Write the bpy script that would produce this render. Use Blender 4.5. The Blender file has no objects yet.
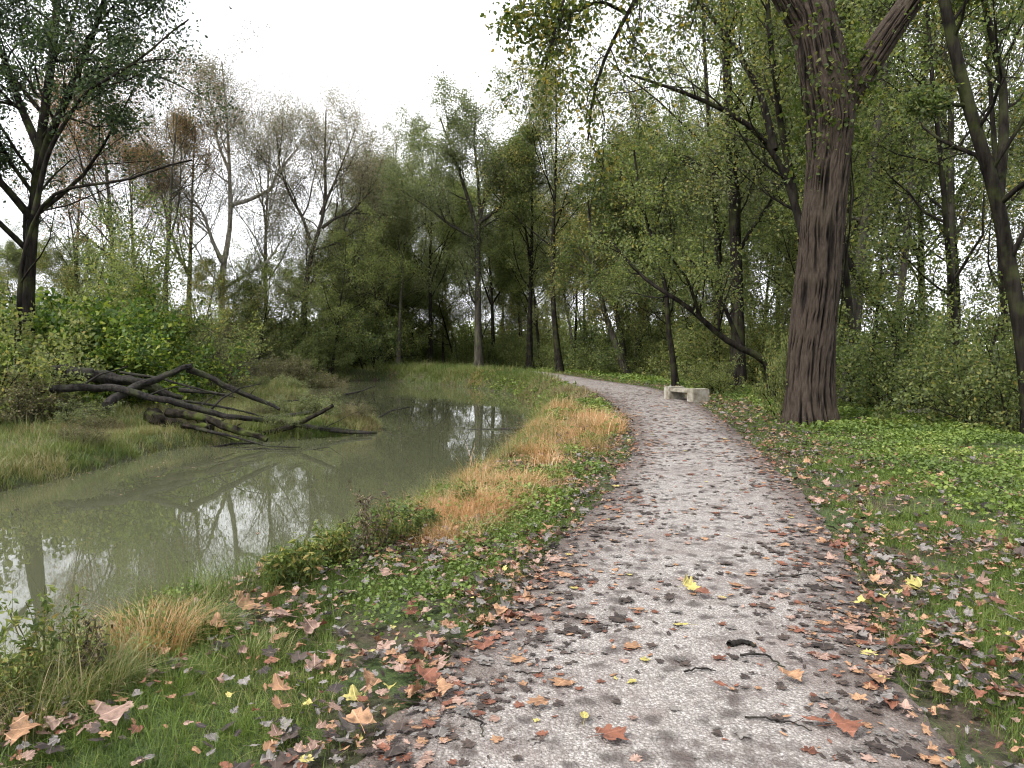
import bpy, math
import numpy as np
from math import radians, sin, cos, pi

# ------------------------------------------------------------------ basics
scene = bpy.context.scene
COL = scene.collection
PITCH = radians(2.63)
F = 740.0
CAMZ = 1.6

def ray(px, py):
    u = (px - 512) / F; v = (384 - py) / F
    return u, cos(PITCH) + v * sin(PITCH), -sin(PITCH) + v * cos(PITCH)

def P(px, py, d):                       # a place seen in that direction, d metres ahead
    x, y, z = ray(px, py)
    return np.array([x / y * d, d, CAMZ + z / y * d])

def G(px, py, z=0.0):                   # where that direction meets height z
    x, y, zz = ray(px, py)
    d = (z - CAMZ) / (zz / y)
    return np.array([x / y * d, d, z])

def rng_(s): return np.random.default_rng(s)

def link(o): COL.objects.link(o); return o

def tag(o, label=None, cat=None, group=None, kind=None):
    if label: o['label'] = label
    if cat: o['category'] = cat
    if group: o['group'] = group
    if kind: o['kind'] = kind
    return o

def empty(name, loc):
    o = bpy.data.objects.new(name, None); o.empty_display_size = 0.2
    o.location = loc; return link(o)

def mesh_from(name, parts, mat, attrs=None, smooth=True):
    """parts: list of (verts Nx3, faces MxK); attrs: {name: per-vertex array}"""
    vs, ls, starts, totals = [], [], [], []
    off = 0; lo = 0
    for v, f in parts:
        v = np.asarray(v, np.float32).reshape(-1, 3); f = np.asarray(f, np.int64)
        vs.append(v)
        if len(f):
            k = f.shape[1]
            ls.append((f + off).ravel())
            starts.append(lo + np.arange(len(f)) * k); totals.append(np.full(len(f), k))
            lo += f.size
        off += len(v)
    V = np.concatenate(vs); L = np.concatenate(ls); S = np.concatenate(starts); T = np.concatenate(totals)
    me = bpy.data.meshes.new(name)
    me.vertices.add(len(V)); me.vertices.foreach_set('co', V.ravel())
    me.loops.add(len(L)); me.loops.foreach_set('vertex_index', L.astype(np.int32))
    me.polygons.add(len(S)); me.polygons.foreach_set('loop_start', S.astype(np.int32))
    me.polygons.foreach_set('loop_total', T.astype(np.int32))
    me.polygons.foreach_set('use_smooth', np.full(len(S), smooth, dtype=bool))
    if attrs:
        for k, a in attrs.items():
            at = me.attributes.new(k, 'FLOAT', 'POINT'); at.data.foreach_set('value', np.asarray(a, np.float32))
    me.update(calc_edges=True)
    mats = mat if isinstance(mat, (list, tuple)) else [mat]
    for m in mats: me.materials.append(m)
    return me

def obj(name, me, parent=None, loc=None):
    o = bpy.data.objects.new(name, me)
    if parent is not None: o.parent = parent
    if loc is not None: o.location = loc
    return link(o)

def hash2(ix, iy, s):
    h = (ix.astype(np.int64) * 374761393 + iy.astype(np.int64) * 668265263 + s * 974634777) & 0xffffffff
    h = ((h ^ (h >> 13)) * 1274126177) & 0xffffffff
    return ((h ^ (h >> 16)) & 0xffff) / 65535.0

def vnoise(x, y, s=0):
    x = np.asarray(x, float); y = np.asarray(y, float)
    ix = np.floor(x); iy = np.floor(y); fx = x - ix; fy = y - iy
    fx = fx * fx * (3 - 2 * fx); fy = fy * fy * (3 - 2 * fy)
    a = hash2(ix, iy, s); b = hash2(ix + 1, iy, s); c = hash2(ix, iy + 1, s); d = hash2(ix + 1, iy + 1, s)
    return (a * (1 - fx) + b * fx) * (1 - fy) + (c * (1 - fx) + d * fx) * fy

def fbm(x, y, s=0, o=3):
    r = 0; a = 0.5; t = 0
    for i in range(o):
        r = r + a * vnoise(x * 2 ** i, y * 2 ** i, s + i * 17); t += a; a *= 0.5
    return r / t

def sstep(a, b, x):
    t = np.clip((x - a) / (b - a), 0, 1); return t * t * (3 - 2 * t)

# ------------------------------------------------------------------ materials
def new_mat(name):
    m = bpy.data.materials.new(name); m.use_nodes = True
    nt = m.node_tree; nt.nodes.clear(); return m, nt

class NB:
    def __init__(s, nt): s.nt = nt
    def n(s, t, **kw):
        nd = s.nt.nodes.new(t)
        for k, v in kw.items():
            if k in ('inp',):
                for a, b in v.items():
                    if isinstance(b, bpy.types.NodeSocket): s.nt.links.new(b, nd.inputs[a])
                    else: nd.inputs[a].default_value = b
            else: setattr(nd, k, v)
        return nd
    def noise(s, vec, scale, detail=3, rough=0.55):
        return s.n('ShaderNodeTexNoise', inp={'Vector': vec, 'Scale': scale, 'Detail': detail, 'Roughness': rough}).outputs[0]
    def math(s, op, a, b=0.0, c=None):
        inp = {0: a, 1: b}
        if c is not None: inp[2] = c
        return s.n('ShaderNodeMath', operation=op, inp=inp).outputs[0]
    def mix(s, f, a, b, mode='MIX'):
        nd = s.n('ShaderNodeMix', data_type='RGBA', blend_type=mode)
        for i, v in ((0, f), (6, a), (7, b)):
            if isinstance(v, bpy.types.NodeSocket): s.nt.links.new(v, nd.inputs[i])
            else: nd.inputs[i].default_value = v if i == 0 else (*v, 1) if len(v) == 3 else v
        return nd.outputs[2]
    def ramp(s, f, stops, interp='LINEAR'):
        nd = s.n('ShaderNodeValToRGB'); cr = nd.color_ramp; cr.interpolation = interp
        while len(cr.elements) < len(stops): cr.elements.new(0.5)
        for e, (p, c) in zip(cr.elements, stops):
            e.position = p; e.color = (*c, 1) if hasattr(c, '__len__') else (c, c, c, 1)
        s.nt.links.new(f, nd.inputs[0]); return nd.outputs[0]
    def maprange(s, v, a, b, c=0.0, d=1.0):
        return s.n('ShaderNodeMapRange', inp={0: v, 1: a, 2: b, 3: c, 4: d}).outputs[0]
    def attr(s, name): return s.n('ShaderNodeAttribute', attribute_name=name)
    def bump(s, h, strength, dist, normal=None):
        nd = s.n('ShaderNodeBump', inp={'Height': h, 'Strength': strength, 'Distance': dist})
        if normal is not None: s.nt.links.new(normal, nd.inputs['Normal'])
        return nd.outputs[0]
    def out(s, shader):
        o = s.n('ShaderNodeOutputMaterial'); s.nt.links.new(shader, o.inputs[0])
    def princ(s, **inp):
        nd = s.n('ShaderNodeBsdfPrincipled')
        for k, v in inp.items():
            k = k.replace('_', ' ')
            if isinstance(v, bpy.types.NodeSocket): s.nt.links.new(v, nd.inputs[k])
            else: nd.inputs[k].default_value = (*v, 1) if k == 'Base Color' else v
        return nd.outputs[0]

def leaf_mat(name, stops, trans=0.35, tcol=(1.08, 1.18, 0.68), var=0.22, rough=0.55, spec=0.3):
    """stops on the per-leaf random value 'rnd'; each object's own random shifts brightness"""
    m, nt = new_mat(name); b = NB(nt)
    r = b.attr('rnd').outputs['Fac']
    oi = b.n('ShaderNodeObjectInfo').outputs['Random']
    c = b.ramp(b.math('FRACT', b.math('ADD', r, 0.0)), stops)
    k = b.maprange(oi, 0, 1, 1 - var, 1 + var)
    hs = b.n('ShaderNodeHueSaturation', inp={'Hue': b.maprange(oi, 0, 1, 0.515, 0.485), 'Saturation': 1.0, 'Value': k, 'Color': c}).outputs[0]
    p = b.princ(Base_Color=hs, Roughness=rough, Specular_IOR_Level=spec)
    t = b.n('ShaderNodeBsdfTranslucent', inp={'Color': b.mix(1.0, hs, tcol, 'MULTIPLY')}).outputs[0]
    mx = b.n('ShaderNodeMixShader', inp={0: trans, 1: p, 2: t}).outputs[0]
    b.out(mx); return m

def bark_mat(name, c1, c2, scale=6.0, stretch=0.18, bump=0.9, dist=0.04, moss=0.0, spec=0.05):
    m, nt = new_mat(name); b = NB(nt)
    tc = b.n('ShaderNodeTexCoord').outputs['Object']
    mp = b.n('ShaderNodeMapping', inp={'Vector': tc, 'Scale': (1, 1, stretch)}).outputs[0]
    n1 = b.noise(mp, scale, 4, 0.65); n2 = b.noise(tc, scale * 0.25, 2)
    f = b.math('ADD', b.math('MULTIPLY', n1, 0.75), b.math('MULTIPLY', n2, 0.25))
    c = b.ramp(f, [(0.36, c1), (0.62, c2)])
    if moss:
        c = b.mix(b.math('MULTIPLY', b.maprange(b.noise(tc, 2.2, 3), 0.5, 0.68), moss), c, (0.07, 0.09, 0.02))
    bp = b.bump(n1, bump, dist)
    b.out(b.princ(Base_Color=c, Roughness=0.85, Specular_IOR_Level=spec, Normal=bp)); return m

M = {}
M['bark_dark'] = bark_mat('bark_dark', (0.004, 0.0035, 0.003), (0.026, 0.022, 0.018), 9, 0.12, moss=0.3)
M['bark_grey'] = bark_mat('bark_grey', (0.018, 0.016, 0.013), (0.075, 0.067, 0.055), 8, 0.15, moss=0.3)
M['bark_pale'] = bark_mat('bark_pale', (0.10, 0.09, 0.072), (0.32, 0.30, 0.26), 2.5, 0.6)
M['log'] = bark_mat('log', (0.003, 0.0027, 0.0025), (0.030, 0.026, 0.022), 11, 0.3, 1.0, 0.06, moss=0.25, spec=0.2)
M['log_moss'] = bark_mat('log_moss', (0.004, 0.0035, 0.003), (0.032, 0.027, 0.02), 9, 0.4, 1.0, 0.05, moss=0.8)
M['log_pale'] = bark_mat('log_pale', (0.12, 0.10, 0.085), (0.40, 0.36, 0.31), 6, 0.5, 0.5, 0.02)

OLIVE = [(0.0, (0.058, 0.075, 0.032)), (0.35, (0.112, 0.142, 0.054)), (0.7, (0.175, 0.208, 0.078)), (0.95, (0.23, 0.235, 0.075)), (1.0, (0.30, 0.235, 0.07))]
GREYG = [(0.0, (0.08, 0.098, 0.052)), (0.5, (0.15, 0.17, 0.088)), (0.9, (0.22, 0.235, 0.115)), (1.0, (0.26, 0.21, 0.10))]
DARKG = [(0.0, (0.018, 0.032, 0.015)), (0.6, (0.038, 0.062, 0.028)), (1.0, (0.09, 0.12, 0.05))]
YELLG = [(0.0, (0.07, 0.088, 0.032)), (0.5, (0.15, 0.162, 0.055)), (0.85, (0.25, 0.235, 0.075)), (1.0, (0.33, 0.25, 0.05))]
RUSTY = [(0.0, (0.15, 0.12, 0.07)), (0.5, (0.26, 0.165, 0.10)), (0.8, (0.36, 0.19, 0.10)), (1.0, (0.18, 0.19, 0.08))]
SYC = [(0.0, (0.13, 0.12, 0.09)), (0.5, (0.21, 0.19, 0.135)), (0.8, (0.28, 0.215, 0.15)), (1.0, (0.18, 0.20, 0.10))]
BRIG = [(0.0, (0.03, 0.06, 0.014)), (0.45, (0.075, 0.13, 0.022)), (0.8, (0.16, 0.215, 0.032)), (1.0, (0.28, 0.30, 0.05))]
WEED = [(0.0, (0.07, 0.06, 0.035)), (0.45, (0.13, 0.115, 0.06)), (0.75, (0.11, 0.13, 0.04)), (1.0, (0.22, 0.18, 0.11))]
M['olive'] = leaf_mat('olive_leaves', OLIVE, 0.55)
M['greyg'] = leaf_mat('grey_green_leaves', GREYG, 0.55)
M['darkg'] = leaf_mat('dark_leaves', DARKG, 0.35)
M['yellg'] = leaf_mat('yellow_green_leaves', YELLG, 0.45)
M['rusty'] = leaf_mat('rusty_leaves', RUSTY, 0.4)
M['syc'] = leaf_mat('sycamore_leaves', SYC, 0.35)
M['brig'] = leaf_mat('bright_leaves', BRIG, 0.4, var=0.15)
M['weed'] = leaf_mat('weed_leaves', WEED, 0.35, var=0.2)

# ------------------------------------------------------------------ layout lines (world metres)
path_L = [G(*p) for p in [(330, 768), (420, 700), (475, 650), (512, 600), (548, 560), (604, 500), (634, 450), (628, 420), (615, 405), (598, 395), (578, 387), (548, 380)]]
path_R = [G(*p) for p in [(930, 768), (900, 700), (880, 650), (862, 600), (845, 560), (806, 500), (757, 450), (722, 420), (700, 405), (682, 396), (650, 387.5), (600, 380.5)]]
path_L = [np.array([-1.0, -12, 0]), np.array([-0.85, -4, 0]), np.array([-0.75, 0, 0])] + path_L + [np.array([0.6, 52, 0]), np.array([-4, 64, 0]), np.array([-9, 73, 0])]
path_R = [np.array([1.5, -12, 0]), np.array([1.55, -4, 0]), np.array([1.6, 0, 0])] + path_R + [np.array([2.6, 53, 0]), np.array([-2.4, 65.5, 0]), np.array([-7.6, 75, 0])]
path_L = np.array(path_L)[:, :2]; path_R = np.array(path_R)[:, :2]

def resample(pl, n):
    pl = np.asarray(pl, float)
    s = np.r_[0, np.cumsum(np.linalg.norm(np.diff(pl, axis=0), axis=1))]
    t = np.linspace(0, s[-1], n)
    return np.stack([np.interp(t, s, pl[:, k]) for k in range(pl.shape[1])], 1)

def smooth_line(pl, n, it=6):
    q = resample(pl, n)
    for _ in range(it):
        q[1:-1] = (q[:-2] + 2 * q[1:-1] + q[2:]) / 4
    return q

def seg_dist(x, y, pl, closed=False):
    """unsigned distance, and side sign from nearest segment (+ = left of the line)"""
    pl = np.asarray(pl)[:, :2]
    if closed: pl = np.vstack([pl, pl[:1]])
    best = np.full(x.shape, 1e9); side = np.zeros(x.shape)
    for a, b in zip(pl[:-1], pl[1:]):
        d = b - a; L2 = d @ d + 1e-12
        t = np.clip(((x - a[0]) * d[0] + (y - a[1]) * d[1]) / L2, 0, 1)
        qx = x - (a[0] + t * d[0]); qy = y - (a[1] + t * d[1])
        q = qx * qx + qy * qy
        m = q < best; best = np.where(m, q, best)
        side = np.where(m, np.sign(d[0] * qy - d[1] * qx), side)
    return np.sqrt(best), side

def inside(x, y, poly):
    poly = np.asarray(poly)[:, :2]; c = np.zeros(x.shape, bool)
    j = len(poly) - 1
    for i in range(len(poly)):
        xi, yi = poly[i]; xj, yj = poly[j]
        if yi != yj:
            cond = ((yi > y) != (yj > y)) & (x < (xj - xi) * (y - yi) / (yj - yi) + xi)
            c ^= cond
        j = i
    return c

WZ = -0.9
crest = np.array([(-3.9, -14), (-3.3, -4), (-2.9, 1.0), (-2.65, 3.2), (-2.4, 4.3), (-1.97, 5.35), (-1.35, 6.7), (-0.85, 8.4), (-0.2, 10.9), (0.65, 15.5), (1.5, 23), (1.9, 31), (1.1, 41), (-2.4, 51), (-6.5, 57.5), (-11, 62.5), (-18, 68), (-44, 80)], float)
cs = smooth_line(crest, 120, 4)
tn = np.gradient(cs, axis=0); tn /= np.linalg.norm(tn, axis=1)[:, None]
shore_R = cs + np.stack([-tn[:, 1], tn[:, 0]], 1) * (0.95 + 0.35 * (vnoise(np.arange(120) * 0.35, np.zeros(120), 5) - .5))[:, None]
shore_L = np.array([(-10.5, -14), (-9.8, 0), (-9.3, 8), (-9.1, 12.8), (-8.75, 14.4), (-8.6, 16.5), (-8.9, 18.6), (-7.6, 19.4), (-6.2, 20.3), (-4.6, 21.6), (-4.0, 22.8), (-4.4, 24.6), (-6.6, 27.8), (-9.0, 33), (-11.6, 41), (-14.3, 50), (-14.6, 55), (-13.6, 59), (-11.8, 61.3)], float)
shore_Ls = smooth_line(shore_L, 140, 2)
shore_R = shore_R[:np.argmax((shore_R[:, 1] > 60.5)) + 1]
WATER = np.vstack([shore_R, shore_Ls[::-1]])
crest_R = np.array([(7.6, -14), (8.6, 4), (9.4, 13), (10.2, 22), (9.8, 32), (7.6, 46), (2.6, 62), (-7, 78), (-18, 92), (-42, 112)], float)
crest_Rs = smooth_line(crest_R, 60, 3)

def height(x, y):
    x = np.asarray(x, float); y = np.asarray(y, float)
    dw, _ = seg_dist(x, y, WATER[::3], True)
    ins = inside(x, y, WATER)
    dist, side = seg_dist(x, y, cs[::4])
    left = side > 0                       # canal side of the towpath crest
    # towpath bank
    bankR = WZ + (0 - WZ) * sstep(-0.15, 1.0, dw) - 0.03
    bankL = WZ + 0.32 * sstep(-0.1, 0.7, dw) + np.minimum(dw * 0.045, 0.55)
    far_left = inside(x, y, np.vstack([shore_Ls, [(-400, 70), (-400, -14)]]))
    z = np.where(far_left, bankL, bankR)
    # spread of the embankment to the right
    dr, sr = seg_dist(x, y, crest_Rs)
    off = np.where(sr < 0, dr, -dr)
    z = np.where(far_left, z, z - 1.3 * sstep(-0.8, 5.0, off))
    z = np.where(ins, WZ - 0.1 - 0.7 * sstep(0, 1.2, dw), z)
    z = z + np.where(ins, 0, (fbm(x * 0.9, y * 0.9, 3) - 0.5) * 0.10)
    dp, _ = path_dist(x, y)
    z = np.where(ins | far_left, z, z * sstep(0.0, 0.7, dp) )
    z = z + np.where(off > 1.5, (fbm(x * .25, y * .25, 9) - .5) * 0.5 * (~far_left), 0)
    return z

def path_edge(pl):                     # 90 points, close together near the camera
    q = smooth_line(pl, 700, 12); s = np.linspace(0, 1, 90) ** 1.5
    return np.stack([np.interp(s, np.linspace(0, 1, 700), q[:, k]) for k in (0, 1)], 1)
EDGE_L, EDGE_R = path_edge(path_L), path_edge(path_R)
PATHPOLY = np.vstack([EDGE_L, EDGE_R[::-1]])
PATHPOLY_C = PATHPOLY
def path_dist(x, y):
    d, _ = seg_dist(x, y, PATHPOLY_C, True)
    i = inside(x, y, PATHPOLY)
    return np.where(i, -d, d), i

# height lookup through a cached grid for scattering
gx = np.r_[-600, -300, -160, np.linspace(-100, -40, 40), np.arange(-39.4, -12, 0.5), np.arange(-12, -5, 0.22), np.arange(-5, 6, 0.09), np.arange(6, 14, 0.22), np.arange(14, 40, 0.6), np.linspace(41, 100, 30), 160, 300, 600]
gy = np.r_[-60, -30, np.arange(-14, -1, 0.6), np.arange(-1, 2, 0.25), np.arange(2, 9, 0.09), np.arange(9, 30, 0.22), np.arange(30, 70, 0.5), np.arange(70, 130, 1.5), 150, 200, 300, 600, 1500]
GX, GY = np.meshgrid(gx, gy)
GZ = height(GX, GY)

def hz(x, y):
    x = np.asarray(x, float); y = np.asarray(y, float)
    i = np.clip(np.searchsorted(gx, x) - 1, 0, len(gx) - 2); j = np.clip(np.searchsorted(gy, y) - 1, 0, len(gy) - 2)
    fx = (x - gx[i]) / (gx[i + 1] - gx[i]); fy = (y - gy[j]) / (gy[j + 1] - gy[j])
    return (GZ[j, i] * (1 - fx) + GZ[j, i + 1] * fx) * (1 - fy) + (GZ[j + 1, i] * (1 - fx) + GZ[j + 1, i + 1] * fx) * fy

def grid_faces(nx, ny):
    a = (np.arange(ny - 1)[:, None] * nx + np.arange(nx - 1)[None]).ravel()
    return np.stack([a, a + 1, a + 1 + nx, a + nx], 1)

# ------------------------------------------------------------------ ground
def ground():
    V = np.stack([GX, GY, GZ], -1).reshape(-1, 3)
    pd, _ = path_dist(V[:, 0], V[:, 1])
    dw, _ = seg_dist(V[:, 0], V[:, 1], WATER[::2], True)
    m, nt = new_mat('ground_soil'); b = NB(nt)
    tc = b.n('ShaderNodeTexCoord').outputs['Object']
    n1 = b.noise(tc, 1.1, 4); n2 = b.noise(tc, 14, 4, 0.7); n3 = b.noise(tc, 60, 3, 0.7)
    soil = b.ramp(n2, [(0.3, (0.022, 0.016, 0.012)), (0.55, (0.06, 0.045, 0.032)), (0.75, (0.11, 0.085, 0.06))])
    green = b.ramp(n3, [(0.3, (0.022, 0.036, 0.012)), (0.7, (0.06, 0.085, 0.025))])
    c = b.mix(b.maprange(n1, 0.36, 0.56), soil, green)
    wet = b.maprange(b.attr('dw').outputs['Fac'], 0.0, 0.25, 0.7, 0.0)
    c = b.mix(wet, c, (0.03, 0.024, 0.018))
    h = b.math('ADD', n2, b.math('MULTIPLY', n3, 0.4))
    b.out(b.princ(Base_Color=c, Roughness=0.9, Specular_IOR_Level=0.2, Normal=b.bump(h, 0.9, 0.04)))
    me = mesh_from('ground', [(V, grid_faces(len(gx), len(gy)))], m, {'pd': pd, 'dw': dw})
    tag(obj('ground', me), kind='structure')
ground()

def path():
    n = 900
    # denser along the near part
    A, B = EDGE_L, EDGE_R
    s = np.linspace(0, 1, n) ** 1.6
    sA = np.r_[0, np.cumsum(np.linalg.norm(np.diff(A, axis=0), axis=1))]
    A = np.stack([np.interp(s * sA[-1], sA, A[:, k]) for k in (0, 1)], 1)
    sB = np.r_[0, np.cumsum(np.linalg.norm(np.diff(B, axis=0), axis=1))]
    B = np.stack([np.interp(s * sB[-1], sB, B[:, k]) for k in (0, 1)], 1)
    nx = 26
    t = np.linspace(0, 1, nx)
    L = s * sA[-1]
    ja = (fbm(L * 3.1, L * 0 + 1, 31, 4) - .5) * 0.24 ; jb = (fbm(L * 3.1, L * 0 + 1, 57, 4) - .5) * 0.24
    w = np.linalg.norm(B - A, axis=1)
    lo = -ja / w; hi = 1 + jb / w
    tt = lo[:, None] + (hi - lo)[:, None] * t[None]
    X = A[:, None, :] * (1 - tt[..., None]) + B[:, None, :] * tt[..., None]
    x, y = X[..., 0], X[..., 1]
    edge = np.minimum(t, 1 - t)[None]
    z = hz(x, y) * 1.0 + 0.012 + 0.012 * sstep(0, 0.12, edge) + 0.012 * (fbm(x * 2.2, y * 2.2, 8) - .5)
    z = np.maximum(z, 0.004) 
    V = np.stack([x, y, z], -1).reshape(-1, 3)
    m, nt = new_mat('gravel'); b = NB(nt)
    tc = b.n('ShaderNodeTexCoord').outputs['Object']
    v1 = b.n('ShaderNodeTexVoronoi', inp={'Vector': tc, 'Scale': 75.0, 'Randomness': 1.0})
    v2 = b.n('ShaderNodeTexVoronoi', inp={'Vector': tc, 'Scale': 170.0})
    stone = b.n('ShaderNodeSeparateColor', inp={0: v1.outputs['Color']}).outputs[0]
    stone2 = b.n('ShaderNodeSeparateColor', inp={0: v2.outputs['Color']}).outputs[1]
    c = b.ramp(stone, [(0.0, (0.10, 0.088, 0.08)), (0.35, (0.225, 0.205, 0.19)), (0.75, (0.37, 0.343, 0.32)), (1.0, (0.55, 0.52, 0.49))])
    c2 = b.ramp(stone2, [(0.0, (0.16, 0.14, 0.13)), (0.6, (0.31, 0.285, 0.268)), (1.0, (0.50, 0.47, 0.44))])
    c = b.mix(0.5, c, c2)
    c = b.mix(b.maprange(v1.outputs['Distance'], 0.25, 0.75, 0.0, 0.6), c, (0.09, 0.075, 0.065))
    big = b.noise(tc, 0.9, 3); mid = b.noise(tc, 5.5, 4, 0.6); sm = b.noise(tc, 17, 3, 0.6)
    damp = b.maprange(b.math('ADD', b.math('MULTIPLY', big, 0.55), b.math('MULTIPLY', mid, 0.55)), 0.52, 0.68)
    c = b.mix(b.math('MULTIPLY', damp, 0.62), c, (0.13, 0.10, 0.09))
    # damp leaf prints, dark and with soft ragged rims
    wv = b.n('ShaderNodeTexVoronoi', inp={'Vector': b.n('ShaderNodeVectorMath', operation='ADD', inp={0: tc, 1: b.n('ShaderNodeVectorMath', operation='SCALE', inp={0: b.n('ShaderNodeTexNoise', inp={'Vector': tc, 'Scale': 9.0}).outputs[1], 'Scale': 0.12}).outputs[0]}).outputs[0], 'Scale': 6.5})
    pr = b.n('ShaderNodeSeparateColor', inp={0: wv.outputs['Color']}).outputs[0]
    spot = b.math('MULTIPLY', b.maprange(b.math('ADD', wv.outputs['Distance'], b.math('MULTIPLY', sm, 0.35)), 0.62, 0.36), b.math('GREATER_THAN', pr, 0.18))
    c = b.mix(b.math('MULTIPLY', spot, 0.8), c, (0.045, 0.035, 0.031))
    patch = b.maprange(b.math('ADD', b.math('MULTIPLY', b.noise(b.n('ShaderNodeMapping', inp={'Vector': tc, 'Location': (7, 3, 0)}).outputs[0], 3.2, 5, .65), .8), b.math('MULTIPLY', sm, .2)), .54, .62)
    c = b.mix(b.math('MULTIPLY', patch, 0.75), c, (0.07, 0.052, 0.046))
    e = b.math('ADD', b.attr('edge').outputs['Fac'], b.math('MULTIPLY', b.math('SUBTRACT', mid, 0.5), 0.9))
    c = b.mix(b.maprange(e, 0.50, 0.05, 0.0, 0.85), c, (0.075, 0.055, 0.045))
    h = b.math('ADD', b.math('MULTIPLY', v1.outputs['Distance'], -1.0), b.math('MULTIPLY', v2.outputs['Distance'], -0.5))
    bp = b.bump(h, 0.8, 0.012); bp = b.bump(mid, 0.4, 0.03, bp)
    b.out(b.princ(Base_Color=c, Roughness=0.8, Specular_IOR_Level=0.35, Normal=bp))
    ew = (np.minimum(t, 1 - t)[None] * w[:, None]).ravel()
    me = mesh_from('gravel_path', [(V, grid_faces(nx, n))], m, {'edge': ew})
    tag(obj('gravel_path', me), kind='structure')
path()

def water():
    xs = np.arange(-44, 4, 0.5); ys = np.arange(-14, 100, 0.5)
    X, Y = np.meshgrid(xs, ys)
    f = grid_faces(len(xs), len(ys))
    cx = X.ravel()[f].mean(1); cy = Y.ravel()[f].mean(1)
    dw, _ = seg_dist(cx, cy, WATER[::2], True); ins = inside(cx, cy, WATER)
    f = f[ins | (dw < 1.0)]
    V = np.stack([X, Y, X * 0 + WZ], -1).reshape(-1, 3)
    m, nt = new_mat('canal_water'); b = NB(nt)
    tc = b.n('ShaderNodeTexCoord').outputs['Object']
    mp = b.n('ShaderNodeMapping', inp={'Vector': tc, 'Scale': (1.0, 0.6, 1)}).outputs[0]
    n = b.noise(mp, 1.6, 2, 0.5); n2 = b.noise(mp, 9.0, 2, 0.5)
    h = b.math('ADD', n, b.math('MULTIPLY', n2, 0.08))
    c = b.mix(b.noise(tc, 0.3, 3), (0.052, 0.056, 0.032), (0.068, 0.070, 0.041))
    b.out(b.princ(Base_Color=c, Roughness=0.02, IOR=1.33, Specular_IOR_Level=0.8, Normal=b.bump(h, 0.035, 0.04)))
    me = mesh_from('water', [(V, f)], m)
    tag(obj('water', me), kind='structure')
water()

# ------------------------------------------------------------------ tubes and tree growth
def nrm(v): return v / (np.linalg.norm(v, axis=-1, keepdims=True) + 1e-9)

def tubes(Pn, R, sides):
    """Pn [B,n,3], R [B,n] -> verts, quads"""
    B, n, _ = Pn.shape
    T = nrm(np.gradient(Pn, axis=1))
    mean = nrm(Pn[:, -1] - Pn[:, 0])
    ref = np.where(np.abs(mean[:, 2:3]) > 0.7, np.array([[1., 0, 0]]), np.array([[0, 0, 1.]]))
    U = nrm(np.cross(T, ref[:, None, :])); W = np.cross(T, U)
    a = np.arange(sides) * 2 * pi / sides
    V = Pn[:, :, None, :] + R[:, :, None, None] * (np.cos(a)[None, None, :, None] * U[:, :, None, :] + np.sin(a)[None, None, :, None] * W[:, :, None, :])
    i = np.arange(n - 1)[:, None]; j = np.arange(sides)[None]
    f = np.stack([i * sides + j, i * sides + (j + 1) % sides, (i + 1) * sides + (j + 1) % sides, (i + 1) * sides + j], -1).reshape(-1, 4)
    F_ = (f[None] + (np.arange(B) * n * sides)[:, None, None]).reshape(-1, 4)
    return V.reshape(-1, 3), F_

def kids(rng, Pn, R, k, t0, t1, lr, taper, ang, m, up, wob, rr, rmin=0.004, flat=0.0, prof=None, labs=None):
    B, n, _ = Pn.shape
    plen = np.linalg.norm(np.diff(Pn, axis=1), axis=2).sum(1)
    t = t0 + (t1 - t0) * ((np.arange(k)[None] + rng.random((B, k))) / k)
    f = t * (n - 1); i = np.clip(f.astype(int), 0, n - 2); fr = (f - i)[..., None]
    bi = np.arange(B)[:, None]
    p = Pn[bi, i] * (1 - fr) + Pn[bi, i + 1] * fr
    r0 = (R[bi, i] * (1 - fr[..., 0]) + R[bi, i + 1] * fr[..., 0]) * rr
    tan = nrm(Pn[bi, i + 1] - Pn[bi, i])
    rnd = rng.normal(size=(B, k, 3)); rnd[..., 2] *= (1 - flat)
    perp = nrm(np.cross(tan, np.cross(rnd, tan)))
    A = (ang + rng.normal(size=(B, k)) * 0.2)[..., None]
    d = np.cos(A) * tan + np.sin(A) * perp
    tt = (t - t0) / (t1 - t0 + 1e-9)
    L = plen[:, None] * lr * (1 - taper * tt) * rng.uniform(0.65, 1.3, (B, k))
    if labs: L = labs * (1 - taper * tt) * rng.uniform(0.6, 1.25, (B, k))
    if prof is not None: L = L * prof(tt)
    r0 = np.maximum(r0 * rng.uniform(.7, 1.1, (B, k)), rmin)
    d = d.reshape(-1, 3); p = p.reshape(-1, 3); L = L.ravel(); r0 = r0.ravel()
    out = [p]
    for s in range(m - 1):
        d = nrm(d + rng.normal(size=d.shape) * wob + np.array([0, 0, up]))
        p = p + d * (L / (m - 1))[:, None]; out.append(p)
    Q = np.stack(out, 1)
    w = np.linspace(1, 0.25, m)[None]
    return Q, np.maximum(r0[:, None] * w, rmin * 0.6)

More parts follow.
